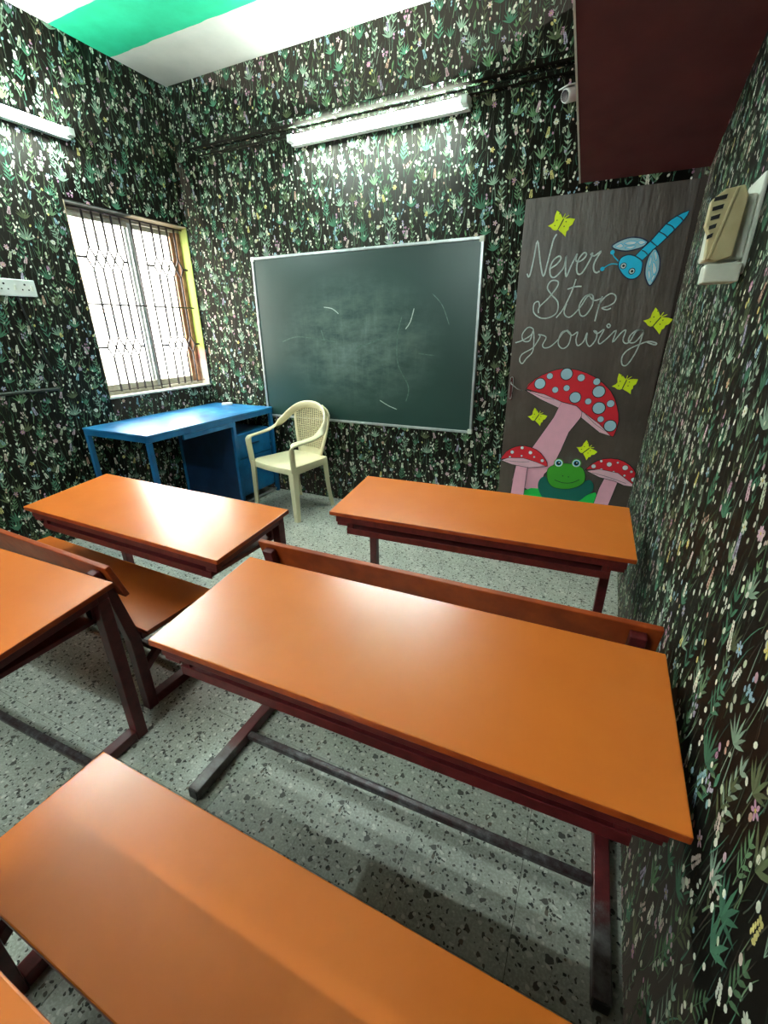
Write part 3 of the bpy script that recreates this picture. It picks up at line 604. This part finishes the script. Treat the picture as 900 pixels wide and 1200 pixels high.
r = empty('paper_dragonfly', (ART['head'][3][0], DY-.001, ART['head'][3][1]), label='bright cyan paper dragonfly with pale wings at the top right of the brown door', cat='paper decoration')
inv = Matrix.Translation(-r.location)
def fx(o, par=None):
    o.data.transform(inv); o.parent = par or r; return o
def outline(name, pts, par=None, w_=.0028, t=.0042, mat=None, sm=5): 
    return fx(ink(name, [list(pts)+[pts[0]]], w_, mat or M['navy'], None, t, sm), par)
tl = fx(card('tail', ART['tail'], .002, .004, M['cyan'])); outline('ink_outline', ART['tail'], tl, sm=1)
fx(ink('ink_band', ART['bands'][:3], .0024, M['navy'], None, .0043), tl)
th = fx(card('body', ART['thorax'], .002, .0041, M['cyan'])); fx(ink('ink_band', ART['bands'][3:], .0024, M['navy'], None, .0045), th)
hd = fx(card('head', ART['head'], .002, .0045, M['cyan'], smooth_n=4)); outline('ink_outline', ART['head'], hd, t=.0047)
fx(ink('ink_outline', [ART['thorax'][1:4], [ART['thorax'][4], ART['thorax'][5], ART['thorax'][0]]], .0022, M['navy'], None, .0046), th)
for i, wn in enumerate(('wingA', 'wingB')):
    wg = fx(card('wing', ART[wn], .003, .0048, M['paleblue'], smooth_n=3)); outline('ink_outline', ART[wn], wg, t=.0052, w_=.0032)
    for p in (ART['panes'][:4] if i == 0 else ART['panes'][4:]):
        bm = bmesh.new(); prism(bm, [tuple(q) for q in p], lambda a, z, t: (a, DY-t, z), .0047, .0052)
        fx(bm_obj('wing_patch', bm, M['white']), wg)
    fx(ink('wing_vein', [list(p)+[p[0]] for p in (ART['panes'][:4] if i == 0 else ART['panes'][4:])], .0014, M['cyan'], None, .0054), wg)
for l in ART['dant']:
    an = fx(ink('antenna', [l], .0028, M['cyan'], None, .003)); bm = bmesh.new(); disc(bm, l[-1][0], l[-1][1], .011, .002, .0042); fx(bm_obj('antenna_tip', bm, M['cyan']), an)
for e in ART['deyes']:
    bm = bmesh.new(); disc(bm, e[0], e[1], .0165, .004, .0052, 20, 0); disc(bm, e[0], e[1], .0125, .005, .0057, 20, 1); disc(bm, e[0]+.001, e[1], .0068, .0055, .0062, 14, 2)
    fx(bm_obj('eye', bm, [M['navy'], M['white'], M['black']]), hd)

def mushroom(key, label, t):
    global r, inv
    A = ART[key]; c = A['cap'][len(A['cap'])//2]
    r = empty('paper_mushroom', (c[0], DY-.001, c[1]), label=label, cat='paper decoration'); inv = Matrix.Translation(-r.location)
    st = fx(card('stem', A['stem'], t, t+.0018, M['pink'])); outline('ink_outline', A['stem'], st, .0016, t+.0021, M['black'], 1)
    cp = fx(card('cap', A['cap'], t+.0016, t+.0034, M['red'], smooth_n=2)); outline('ink_outline', A['cap'], cp, .002, t+.0037, M['black'], 2)
    for g in A['gills']:
        gg = fx(card('gills', g, t+.0030, t+.0044, M['palepink'])); outline('ink_outline', g, gg, .0016, t+.0047, M['black'], 1)
        a, m_, e = Vector(g[0]), Vector(g[len(g)//2]), Vector(g[-1])
        cc = sum((Vector(p) for p in g), Vector((0,0)))/len(g)
        fx(ink('gill_line', [[tuple(a.lerp(m_,.12)), tuple(cc.lerp(a.lerp(m_,.4),.35)), tuple(a.lerp(m_,.8))]], .0011, M['black'], None, t+.0048), gg)
    for x, z, q in A['spots']:
        bm = bmesh.new(); disc(bm, x, z, q*1.06, t+.003, t+.0038, 20, 0); disc(bm, x, z, q*.92, t+.0036, t+.0043, 20, 1)
        fx(bm_obj('spot', bm, [M['black'], M['paleblue'] if key == 'm1' else M['white']]), cp)
mushroom('m1', 'large red paper mushroom with pale blue spots and a long pink stem', .001)
mushroom('m2', 'small red paper mushroom at the lower left of the door', .0058)
mushroom('m3', 'small red paper mushroom at the lower right, right of the frog', .0058)
fh = ART['fhead']; r = empty('paper_frog', (fh[3][0], DY-.001, fh[3][1]-.1), label='green paper frog with a teal body at the foot of the brown door', cat='paper decoration'); inv = Matrix.Translation(-r.location)
for g in ART['flegs']: fx(card('leg', g, .0032, .0052, M['brightgreen'], smooth_n=2))
fx(card('body', ART['fbody'], .005, .0075, M['teal'], smooth_n=3))
hd = fx(card('head', fh, .007, .0095, M['green'], smooth_n=4)); outline('ink_outline', fh, hd, .002, .0098, M['darkgreen'])
fx(ink('mouth', [ART['fmouth']], .0024, M['darkgreen'], None, .0099), hd)
for x, z, q in ART['fnost']:
    bm = bmesh.new(); disc(bm, x, z, .0042, .0094, .0100, 8); fx(bm_obj('nostril', bm, M['darkgreen']), hd)
for x, z, q in ART['feyes']:
    bm = bmesh.new(); disc(bm, x, z, q, .0094, .0105, 24, 0); disc(bm, x, z, q*.82, .0100, .0112, 24, 1); disc(bm, x, z, q*.6, .011, .0118, 20, 3); disc(bm, x, z, q*.48, .0115, .0124, 20, 2); disc(bm, x+.003, z+.004, q*.14, .0122, .0128, 10, 1)
    fx(bm_obj('eye', bm, [M['green'], M['white'], M['black'], M['cyan']]), hd)

# ---------------------------------------------------------------- chalkboard
BX0, BX1, BZ0, BZ1 = -2.607, -.788, .681, 1.894
cx, cz = (BX0+BX1)/2, (BZ0+BZ1)/2
cb = empty('chalkboard', (cx, YB-.012, cz), label='dark green chalkboard with a thin aluminium frame on the papered back wall', cat='chalkboard')
hw, hh = (BX1-BX0)/2, (BZ1-BZ0)/2
box('writing_surface', -hw+.01, hw-.01, -.008, .010, -hh+.01, hh-.01, M['board'], cb, 0)
F_ = .018
for n_, a in (('frame_rail', (-hw, hw, hh-F_, hh)), ('frame_rail', (-hw, hw, -hh, -hh+F_)), ('frame_rail', (-hw, -hw+F_, -hh+F_, hh-F_)), ('frame_rail', (hw-F_, hw, -hh+F_, hh-F_))):
    box(n_, a[0], a[1], -.016, .012, a[2], a[3], M['alu'], cb, .003)
for sx in (-1, 1):
    for sz in (-1, 1):
        box('corner_cap', min(sx*(hw+.003), sx*(hw-.03)), max(sx*(hw+.003), sx*(hw-.03)), -.0185, .012, min(sz*(hh+.003), sz*(hh-.03)), max(sz*(hh+.003), sz*(hh-.03)), M['cream'] if sx > 0 else M['whiteplastic'], cb, .004)
def cstroke(pts, r_, m, n=6):
    P = catmull([(a*hw, 0, b_*hh) for a, b_ in pts], n); bm = bmesh.new(); A=[]; B=[]
    for i, p in enumerate(P):
        d = (P[min(i+1,len(P)-1)]-P[max(i-1,0)]).normalized(); s = Vector((-d.z,0,d.x))*r_*(1 if 0 < i < len(P)-1 else .2)
        A.append(bm.verts.new((p+s)+Vector((0,-.0092,0)))); B.append(bm.verts.new((p-s)+Vector((0,-.0092,0))))
    for i in range(len(P)-1): bm.faces.new((A[i],A[i+1],B[i+1],B[i]))
    me = bpy.data.meshes.new('chalk_mark'); bm.to_mesh(me); bm.free(); return link_mesh('chalk_mark', me, m, cb)
cstroke([(.40,.28),(.36,.05),(.37,-.25),(.46,-.5),(.44,-.68)], .004, M['chalk_soft'])
cstroke([(.50,.36),(.47,.22),(.43,.14)], .0035, M['chalk']); cstroke([(.64,.50),(.72,.38),(.78,.18)], .003, M['chalk_soft'])
cstroke([(.54,-.12),(.60,-.13),(.67,-.14)], .003, M['chalk_soft']); cstroke([(-.30,.40),(-.22,.38),(-.16,.32)], .003, M['chalk'])
cstroke([(-.34,.14),(-.32,.06),(-.31,.02)], .004, M['chalk_soft']); cstroke([(-.02,-.10),(.02,-.05),(.10,-.02),(.22,.04)], .004, M['chalk_soft'])
cstroke([(-.75,.0),(-.6,.06),(-.4,.04),(-.2,.0)], .003, M['chalk_soft']); cstroke([(.20,-.68),(.28,-.74),(.36,-.78)], .003, M['chalk'])

# ---------------------------------------------------------------- tube lights
def tube_light(name, loc, rz, L_, mat, label):
    t_ = empty(name, loc, rz, label=label, cat='light', group=None)
    box('housing', -L_/2-.03, L_/2+.03, -.046, .0, -.030, .030, M['whiteplastic'], t_, .004)
    for s in (-1, 1): box('end_cap', min(s*(L_/2-.01), s*(L_/2+.03)), max(s*(L_/2-.01), s*(L_/2+.03)), -.092, -.044, -.021, .021, M['whiteplastic'], t_, .004)
    bm = bmesh.new(); tube(bm, [(-L_/2+.008,-.072,0),(L_/2-.008,-.072,0)], .0165, 14); bm_obj('lamp_tube', bm, mat, t_)
    return t_
tube_light('tube_light', (-1.53, YB-.003, 2.545), 0, 1.16, M['tube'], 'lit white tube light under the papered ledge above the chalkboard')
tube_light('tube_light', (XL+.003, 1.63, 2.50), PI/2, 1.16, M['tube2'], 'lit tube light high on the left wall, cut by the frame edge')
tube_light('tube_light', (-1.5, YF+.003, 2.545), PI, 1.16, M['tube_fill'], 'added fill tube light high on the unseen rear wall, behind the viewer')  # added lamp, out of view, to brighten the near desktops

# ---------------------------------------------------------------- security camera
c_ = empty('security_camera', (-.33, YB-.003, 2.52), label='small white bullet camera high on the back wall beside the maroon soffit', cat='camera')
bm = bmesh.new(); tube(bm, [(0,0,0),(0,-.012,0)], .035, 20); bm_obj('wall_base', bm, M['whiteplastic'], c_)
bm = bmesh.new(); tube(bm, [(0,-.01,0),(0,-.045,-.01),(-.012,-.06,-.025)], .010, 10); bm_obj('arm', bm, M['whiteplastic'], c_)
d = Vector((-.085,-.11,-.045)).normalized(); p = Vector((-.005,-.045,-.035))
bm = bmesh.new(); tube(bm, [p-d*.02, p, p+d*.10, p+d*.11], [.024,.031,.031,.027], 20); bd = bm_obj('body', bm, M['whiteplastic'], c_)
bm = bmesh.new(); tube(bm, [p+d*.106, p+d*.112], .024, 20); bm_obj('lens', bm, M['lens'], bd)
bm = bmesh.new(); q = p+d*.03+Vector((0,0,.036)); s_ = d.cross(Vector((0,0,1))).normalized(); u_ = s_.cross(d)
hexa(bm, [q+s_*a*.03+d*b2+u_*c2 for c2 in (-.002,.003) for a, b2 in ((-1,-.05),(1,-.05),(1,.10),(-1,.10))]); bm_obj('sun_hood', bm, M['whiteplastic'], c_, bevel=.001)

# ---------------------------------------------------------------- beige louvred unit on right wall
XW = xr(1.65, 1.62)
u = empty('wall_unit', (XW, 1.66, 1.62), label='yellowed beige louvred plastic unit on the right wall beside the door', cat='wall fixture')
box('wall_plate', -.012, .000, -.03, .14, -.115, .115, M['cream'], u, .004)
bm = bmesh.new()   # stepped body seen end-on: wide louvred head, narrower foot
prof = [(-.118,.055),(-.092,.078),(-.052,.083),(-.040,.060),(-.043,-.075),(-.075,-.085),(-.102,-.080),(-.107,-.020),(-.118,.000)]
prism(bm, prof, lambda a, z, t: (a, t, z), -.065, -.030)
bodyu = bm_obj('casing', bm, M['beige'], u, bevel=.003)
box('foot', -.095, -.012, -.05, .03, -.135, -.088, M['cream'], u, .005)
box('rear_body', -.104, -.013, -.0295, .045, -.080, .070, M['cream'], u, .006)
for k in range(5):
    z = .052-.021*k
    bm = bmesh.new(); hexa(bm, [(-.112+.004*k*.2,-.0665,z),(-.086-.003*k,-.0665,z+.004),(-.086-.003*k,-.060,z+.004),(-.112+.004*k*.2,-.060,z),(-.112+.004*k*.2,-.0665,z+.009),(-.085-.003*k,-.0665,z+.014),(-.085-.003*k,-.060,z+.014),(-.112+.004*k*.2,-.060,z+.009)])
    bm_obj('slot', bm, M['slot'], bodyu)
bm = bmesh.new(); hexa(bm, [(-.098,-.070,-.08),(-.092,-.070,-.08),(-.092,-.064,-.08),(-.098,-.064,-.08),(-.070,-.070,.078),(-.064,-.070,.078),(-.064,-.064,.078),(-.070,-.064,.078)]); bm_obj('ridge', bm, M['beige'], bodyu, bevel=.001)

# ---------------------------------------------------------------- socket board and cable on left wall
sb = empty('switchboard', (XL, 1.62, 1.622), label='white socket board on the left wall at the frame edge', cat='switch board')
box('plate', 0, .022, -.17, .19, -.046, .046, M['whiteplastic'], sb, .004)
for k, y in enumerate((.13, .02, -.09)):
    bm = bmesh.new()
    for dy, dz, rr in ((0,.018,.006),(-.017,-.010,.0045),(.017,-.010,.0045)):
        tube(bm, [(.0215,y+dy,dz),(.0226,y+dy,dz)], rr, 10)
    bm_obj('socket_hole', bm, M['slot'], sb)
for y in (.165,.0755,-.035): box('rocker_switch', .020, .026, y-.006, y+.006, -.014, .014, M['cream'], sb, .002)
bm = bmesh.new(); tube(bm, catmull([(XL+.008,1.70,1.578),(XL+.008,1.71,1.50),(XL+.007,1.735,1.36),(XL+.008,1.755,1.22),(XL+.007,1.80,1.10),(XL+.008,1.81,1.04)], 6), .006, 8)
tag(bm_obj('cable', bm, M['slot']), 'black cable running down the left wall from the white socket board', 'cable')
bm = bmesh.new(); tube(bm, catmull([(XL+.010,-.2,1.032),(XL+.010,.8,1.03),(XL+.010,1.4,1.034),(XL+.010,1.79,1.03)], 6), .010, 8)
tag(bm_obj('conduit_pipe', bm, M['paper_plain']), 'dark papered pipe running along the left wall to the foot of the cable', 'pipe')

# ---------------------------------------------------------------- school desks
W2 = .63
def make_desk():
    r_ = empty('school_desk')
    tag(r_, None, 'desk', 'orange-topped school desks')
    zf, zn, D_ = .645, .602, .43
    sl = (zf-zn)/D_
    Z = lambda y: zf+sl*y
    bm = bmesh.new(); th_ = .019
    hexa(bm, [(-W2,-D_,zn-th_),(W2,-D_,zn-th_),(W2,0,zf-th_),(-W2,0,zf-th_),(-W2,-D_,zn),(W2,-D_,zn),(W2,0,zf),(-W2,0,zf)])
    for f in bm.faces: f.material_index = 0
    bm.normal_update()
    o = bm_obj('desktop', bm, [M['laminate'], M['lam_side']], r_, bevel=.003)
    for p in o.data.polygons:
        if abs(p.normal.z) < .5: p.material_index = 1
    def rail(x0, x1, y0, y1, h, nm):
        b_ = bmesh.new(); hexa(b_, [(x0,y0,Z(y0)-th_-h),(x1,y0,Z(y0)-th_-h),(x1,y1,Z(y1)-th_-h),(x0,y1,Z(y1)-th_-h),(x0,y0,Z(y0)-th_-.0005),(x1,y0,Z(y0)-th_-.0005),(x1,y1,Z(y1)-th_-.0005),(x0,y1,Z(y1)-th_-.0005)])
        bm_obj(nm, b_, M['maroon'], r_, bevel=.002)
    rail(-.605, .605, -.415, -.385, .036, 'frame_rail'); rail(-.605, .605, -.045, -.012, .036, 'frame_rail')
    for s in (-1, 1): rail(min(s*.605, s*.575), max(s*.605, s*.575), -.385, -.045, .036, 'frame_rail')
    for s in (-1, 1):
        rail(min(s*.600, s*.545), max(s*.600, s*.545), -.412, -.388, .052, 'corner_bracket')
    box('shelf', -.556, .556, -.400, -.03, .498, .514, M['maroon'], r_, .002)
    box('shelf_lip', -.556, .556, -.404, -.400, .490, .520, M['maroon'], r_, .001)
    for s in (-1, 1):
        box('shelf_hanger', min(s*.556, s*.526), max(s*.556, s*.526), -.399, -.385, .515, .548, M['maroon'], r_, .001)
        box('shelf_hanger', min(s*.556, s*.526), max(s*.556, s*.526), -.05, -.03, .515, .588, M['maroon'], r_, .001)
        lg = box('leg', min(s*.605, s*.565), max(s*.605, s*.565), -.050, -.010, .0, .587, M['maroon'], r_, .003)
        ru = box('floor_runner', min(s*.605, s*.565), max(s*.605, s*.565), -.440, -.051, .004, .044, M['runner'], r_, .003)
        box('end_plug', min(s*.602, s*.568), max(s*.602, s*.568), -.444, -.4395, .006, .042, M['plastic_cap'], ru, .002)
    bm = bmesh.new(); bx(bm, -.5645, .5645, -.212, -.186, .020, .044); bm_obj('stretcher', bm, M['worn'], r_, bevel=.007)
    return r_
proto = make_desk()
DESKS = [
 ((-.437, 2.045, 0), .050, 'orange-topped school desk in the front row, right side, below the mushroom door'),
 ((-.388, 1.045, 0), .026, 'large orange-topped school desk in the middle of the picture against the right wall'),
 ((-1.790, 1.450, 0), -.013, 'orange-topped school desk nearest the blue table, with white window glare on its top'),
 ((-1.925, .695, 0), .030, 'orange-topped school desk cut by the left frame edge, dull brownish top'),
 ((-.385, .052, 0), .0, 'orange-topped school desk of which only a corner shows at the bottom left'),
]
for i, (loc, rz, lab) in enumerate(DESKS):
    if i == 0: proto.location = loc; proto.rotation_euler = (0,0,rz); proto['label'] = lab
    else: copy_tree(proto, loc, rz, lab)

# ---------------------------------------------------------------- benches
def make_bench(L_, label, loc, rz, back=True):
    r_ = empty('school_bench', loc, rz, label=label, cat='bench', group='maroon-framed school benches'); h = L_/2
    bm = bmesh.new(); bx(bm, -h, h, .022, .335, .342, .360)
    o = bm_obj('seat', bm, [M['laminate'], M['lam_side']], r_, bevel=.003)
    for p in o.data.polygons:
        if abs(p.normal.z) < .5: p.material_index = 1
    if back:
        b_ = bmesh.new(); hexa(b_, [(-h,-.018,.530),(h,-.018,.530),(h,.000,.534),(-h,.000,.534),(-h,-.060,.662),(h,-.060,.662),(h,-.042,.666),(-h,-.042,.666)])
        bm_obj('backrest', b_, M['lam_side'], r_, bevel=.003)
    for s in (-1, 1):
        xa, xb = min(s*(h-.035), s*(h-.075)), max(s*(h-.035), s*(h-.075))
        b_ = bmesh.new()
        pr = [(-.022,0),(.018,0),(.018,.33),(-.022,.33)]
        if back: pr = [(-.022,0),(.018,0),(.016,.34),(-.0205,.532),(-.056,.645),(-.084,.640),(-.054,.52),(-.024,.33)]
        prism(b_, pr, lambda a, z, t: (t, a, z), xa, xb); bm_obj('leg', b_, M['maroon'], r_, bevel=.003)
        box('floor_runner', xa, xb, .019, .400, .004, .044, M['maroon'], r_, .003)
        box('seat_bracket', xa, xb, .0195, .300, .312, .3415, M['maroon'], r_, .003)
        b_ = bmesh.new(); prism(b_, [(.0195,.20),(.0195,.165),(.235,.3115),(.185,.3115)], lambda a, z, t: (t, a, z), xa+.008, xb-.008); bm_obj('brace', b_, M['maroon'], r_, bevel=.002)
    b_ = bmesh.new(); bx(b_, -h+.0755, h-.0755, .200, .226, .020, .044); bm_obj('stretcher', b_, M['worn'], r_, bevel=.007)
    return r_
make_bench(1.21, 'school bench with orange seat and backrest behind the left front desk', (-1.970, .812, 0), -.025)
make_bench(1.29, 'school bench with orange backrest just beyond the large middle desk', (-.405, 1.178, 0), .017)
make_bench(1.29, 'backless orange bench seat crossing the bottom of the picture, half in shadow', (-.385, .092, 0), 0, back=False)

# ---------------------------------------------------------------- blue teacher's table
tb = empty('teacher_table', (-2.88, 2.47, 0), label='blue steel table with drawer unit under the window', cat='table')
x0, x1, y0, y1, zt_ = -.326, .328, -.626, .616, .762
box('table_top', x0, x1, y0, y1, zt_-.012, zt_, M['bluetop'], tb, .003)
box('front_rail', x1-.028, x1-.003, y0+.003, y1-.003, zt_-.050, zt_-.0125, M['blue'], tb, .002)
box('side_rail', x0+.003, x1-.029, y0+.003, y0+.028, zt_-.050, zt_-.0125, M['blue'], tb, .002)
box('back_rail', x0+.003, x0+.028, y0+.029, y1-.003, zt_-.050, zt_-.0125, M['blue'], tb, .002)
for a, b2 in ((x0+.004, y0+.004), (x1-.034, y0+.004), (x0+.004, y1-.034), (x1-.034, y1-.034)):
    box('leg', a, a+.030, b2, b2+.030, 0.0, zt_-.051, M['blue'], tb, .002)
py = .13
box('drawer_front', x1-.026, x1-.002, y0+.28, py-.005, zt_-.085, zt_-.051, M['blue'], tb, .002)
box('pedestal', x0+.04, x1-.040, py+.012, y1-.040, .07, zt_-.165, M['blue'], tb, .003)
box('pedestal_front', x0+.04, x1-.010, py, py+.011, .05, zt_-.052, M['bluedark'], tb, .002)
box('pedestal_post', x1-.030, x1-.004, py-.004, py+.026, 0.0, zt_-.051, M['blue'], tb, .002)
box('pedestal_post', x0+.012, x0+.039, py-.004, py+.026, 0.0, zt_-.051, M['blue'], tb, .002)
dr1 = box('drawer', x1-.0395, x1-.028, py+.035, y1-.043, .40, zt_-.170, M['blue'], tb, .002)
dr2 = box('drawer', x1-.0395, x1-.028, py+.035, y1-.043, .085, .392, M['blue'], tb, .002)
for d_, z in ((dr1, .50), (dr2, .30)): box('drawer_pull', x1-.0275, x1-.018, .30, .42, z-.006, z+.006, M['bluedark'], d_, .002)
box('foot_bar', x1-.030, x1-.014, py+.03, y1-.036, .018, .034, M['silver'], tb, .002)
du = box('chalk_duster', -.045, .045, -.018, .018, 0, .022, M['whiteplastic'], None, .005, (-2.985, 3.0, .7625)); du.rotation_euler = (0,0,.5)
du.name = 'chalk_box'; tag(du, 'small white box lying at the back corner of the blue table', 'box')

# ---------------------------------------------------------------- cream plastic armchair
ch = empty('plastic_chair', (-2.150, 2.800, 0), math.radians(-12)+PI, label='cream moulded plastic armchair with woven-pattern back beside the blue table', cat='chair')
# local: +y front, x sideways, z up
def seat_shape():
    n, m_ = 14, 12; bm = bmesh.new(); top = []; 
    for j in range(m_+1):
        v_ = j/m_; y = -.185+.41*v_; hwid = .205+.035*v_ - (.03*max(0,(v_-.85)/.15)**2) - .02*max(0,(.12-v_)/.12)
        row = []
        for i in range(n+1):
            u_ = 2*i/n-1; x = hwid*u_
            z = .425-.012*(1-u_*u_)*(1-(2*v_-1)**2) + .004*v_ - (.012*max(0,(v_-.9)/.1)**2)
            yy = y+(.022*(1-u_*u_) if j == m_ else .016*(1-u_*u_)*v_)
            row.append(bm.verts.new((x, yy, z)))
        top.append(row)
    for j in range(m_):
        for i in range(n): bm.faces.new((top[j][i], top[j][i+1], top[j+1][i+1], top[j+1][i])).smooth = True
    # apron
    loop = top[0][:]+[r0[-1] for r0 in top[1:]]+top[-1][-2::-1]+[top[j][0] for j in range(m_-1, 0, -1)]
    c0 = Vector((0,0,0)); low = []
    for k, v_ in enumerate(loop):
        fr = abs(v_.co.x)/.24; dz = .042+.018*min(1, fr)**6
        low.append(bm.verts.new((v_.co.x*1.02, v_.co.y*1.02, v_.co.z-dz)))
    for k in range(len(loop)): bm.faces.new((loop[k], low[k], low[(k+1)%len(loop)], loop[(k+1)%len(loop)])).smooth = True
    o = bm_obj('seat', bm, M['chair'], ch); o.data.polygons.foreach_set('use_smooth', [True]*len(o.data.polygons))
    so = o.modifiers.new('thick', 'SOLIDIFY'); so.thickness = .005; so.offset = 1 if False else -1
    e = o.modifiers.new('bevel', 'BEVEL'); e.width = .004; e.segments = 2; e.limit_method = 'ANGLE'
seat_shape()
# arm band: front leg, arm and the arch over the back are one sweep
half = [(.244,.222,.40),(.247,.228,.48),(.250,.232,.56),(.254,.226,.594),(.259,.200,.606),(.266,.12,.612),(.270,.02,.622),(.264,-.06,.648),(.242,-.125,.690),(.205,-.172,.742),(.150,-.205,.786),(.080,-.226,.812),(0,-.232,.820)]
full = half+[(-x,y,z) for x,y,z in half[-2::-1]]
Pth = catmull(full, 4); N_ = len(Pth); sides = []; secs = []
for i, p in enumerate(Pth):
    k = min(i, N_-1-i)/(N_/2)          # 0 at the leg, 1 at the crown
    s = Vector((math.copysign(1, p.x), 0, 0)) if False else None
    if k < .26: sides.append(Vector((0,1,0)) if k < .2 else Vector((math.copysign(.6,p.x),.5,.0)))
    elif k < .58: sides.append(Vector((1 if p.x > 0 else 1, 0, -.15 if p.x > 0 else .15)))
    else: sides.append(Vector((0,.25,1)))
    secs.append((.046 if k < .3 else .056, .018))
# keep neighbouring side vectors pointing the same way
for i in range(1, N_):
    if sides[i].dot(sides[i-1]) < 0: sides[i] = -sides[i]
sm_ = sides[:]
for _ in range(3):
    sm_ = [(sm_[max(i-1,0)]+sm_[i]+sm_[min(i+1,N_-1)]).normalized() for i in range(N_)]
bm = bmesh.new(); sweep(bm, Pth, sm_, secs); bm_obj('arm_band', bm, M['chair'], ch)
# legs: angle section, tapering; front ones splay a little, rear ones sweep back
def cleg(path, w0, w1, sx, sy):
    bm = bmesh.new(); P = catmull(path, 5); n = len(P); R0 = []
    for i, p in enumerate(P):
        w_ = w0+(w1-w0)*i/(n-1); t_ = .007
        prof = [(0,0),(-sx*w_,0),(-sx*w_,-sy*t_),(-sx*t_,-sy*t_),(-sx*t_,-sy*w_),(0,-sy*w_)]
        R0.append([bm.verts.new((p.x+a, p.y+b_, p.z)) for a, b_ in prof])
    for i in range(n-1):
        for k in range(6): bm.faces.new((R0[i][k], R0[i][(k+1)%6], R0[i+1][(k+1)%6], R0[i+1][k]))
    bm.faces.new(R0[0]); bm.faces.new(list(reversed(R0[-1])))
    bm_obj('leg', bm, M['chair'], ch, bevel=.002)
for s in (-1, 1):
    cleg([(s*.252,.240,.42),(s*.252,.240,.30),(s*.254,.240,.15),(s*.257,.242,.0)], .056, .036, s, 1)
    cleg([(s*.200,-.175,.41),(s*.203,-.180,.32),(s*.208,-.190,.16),(s*.215,-.215,.0)], .056, .036, s, -1)
# woven back: two stiles, bottom web and a curved lattice with real holes
def bk(u_, v_):      # u -1..1, v 0..1 -> point on the curved back
    hw_ = .115+.075*math.sin(min(1, v_*1.05)*PI/2)
    z = .42+.395*v_; y = -.178-.055*v_-.012*(1-u_*u_)
    if v_ > .8: hw_ *= math.sqrt(max(.05, 1-((v_-.8)/.24)**2))
    return Vector((hw_*u_, y, z))
bm = bmesh.new(); NU, NV = 15, 26
G_ = [[bm.verts.new(bk(-1+2*i/NU, .10+.86*j/NV)) for i in range(NU+1)] for j in range(NV+1)]
for j in range(NV):
    for i in range(NU): bm.faces.new((G_[j][i], G_[j][i+1], G_[j+1][i+1], G_[j+1][i]))
o = bm_obj('woven_back', bm, M['chair'], ch)
wf = o.modifiers.new('lattice', 'WIREFRAME'); wf.thickness = .0105; wf.use_boundary = True; wf.use_even_offset = False
for s in (-1, 1):
    P = [bk(s*1.0, k/12)+Vector((s*.006,0,0)) for k in range(13)]
    bm = bmesh.new(); sweep(bm, P, [Vector((1,0,0))]*13, [(.030-.008*k/12, .012) for k in range(13)]); bm_obj('back_stile', bm, M['chair'], ch)
bm = bmesh.new(); R0 = [[bm.verts.new(bk(-1+2*i/8, v_)+Vector((0,dy,0))) for i in range(9)] for v_, dy in ((0,.004),(.13,.004),(.13,-.004),(0,-.004))]
for a in range(4):
    for i in range(8): bm.faces.new((R0[a][i], R0[a][i+1], R0[(a+1)%4][i+1], R0[(a+1)%4][i]))
bm_obj('back_web', bm, M['chair'], ch)
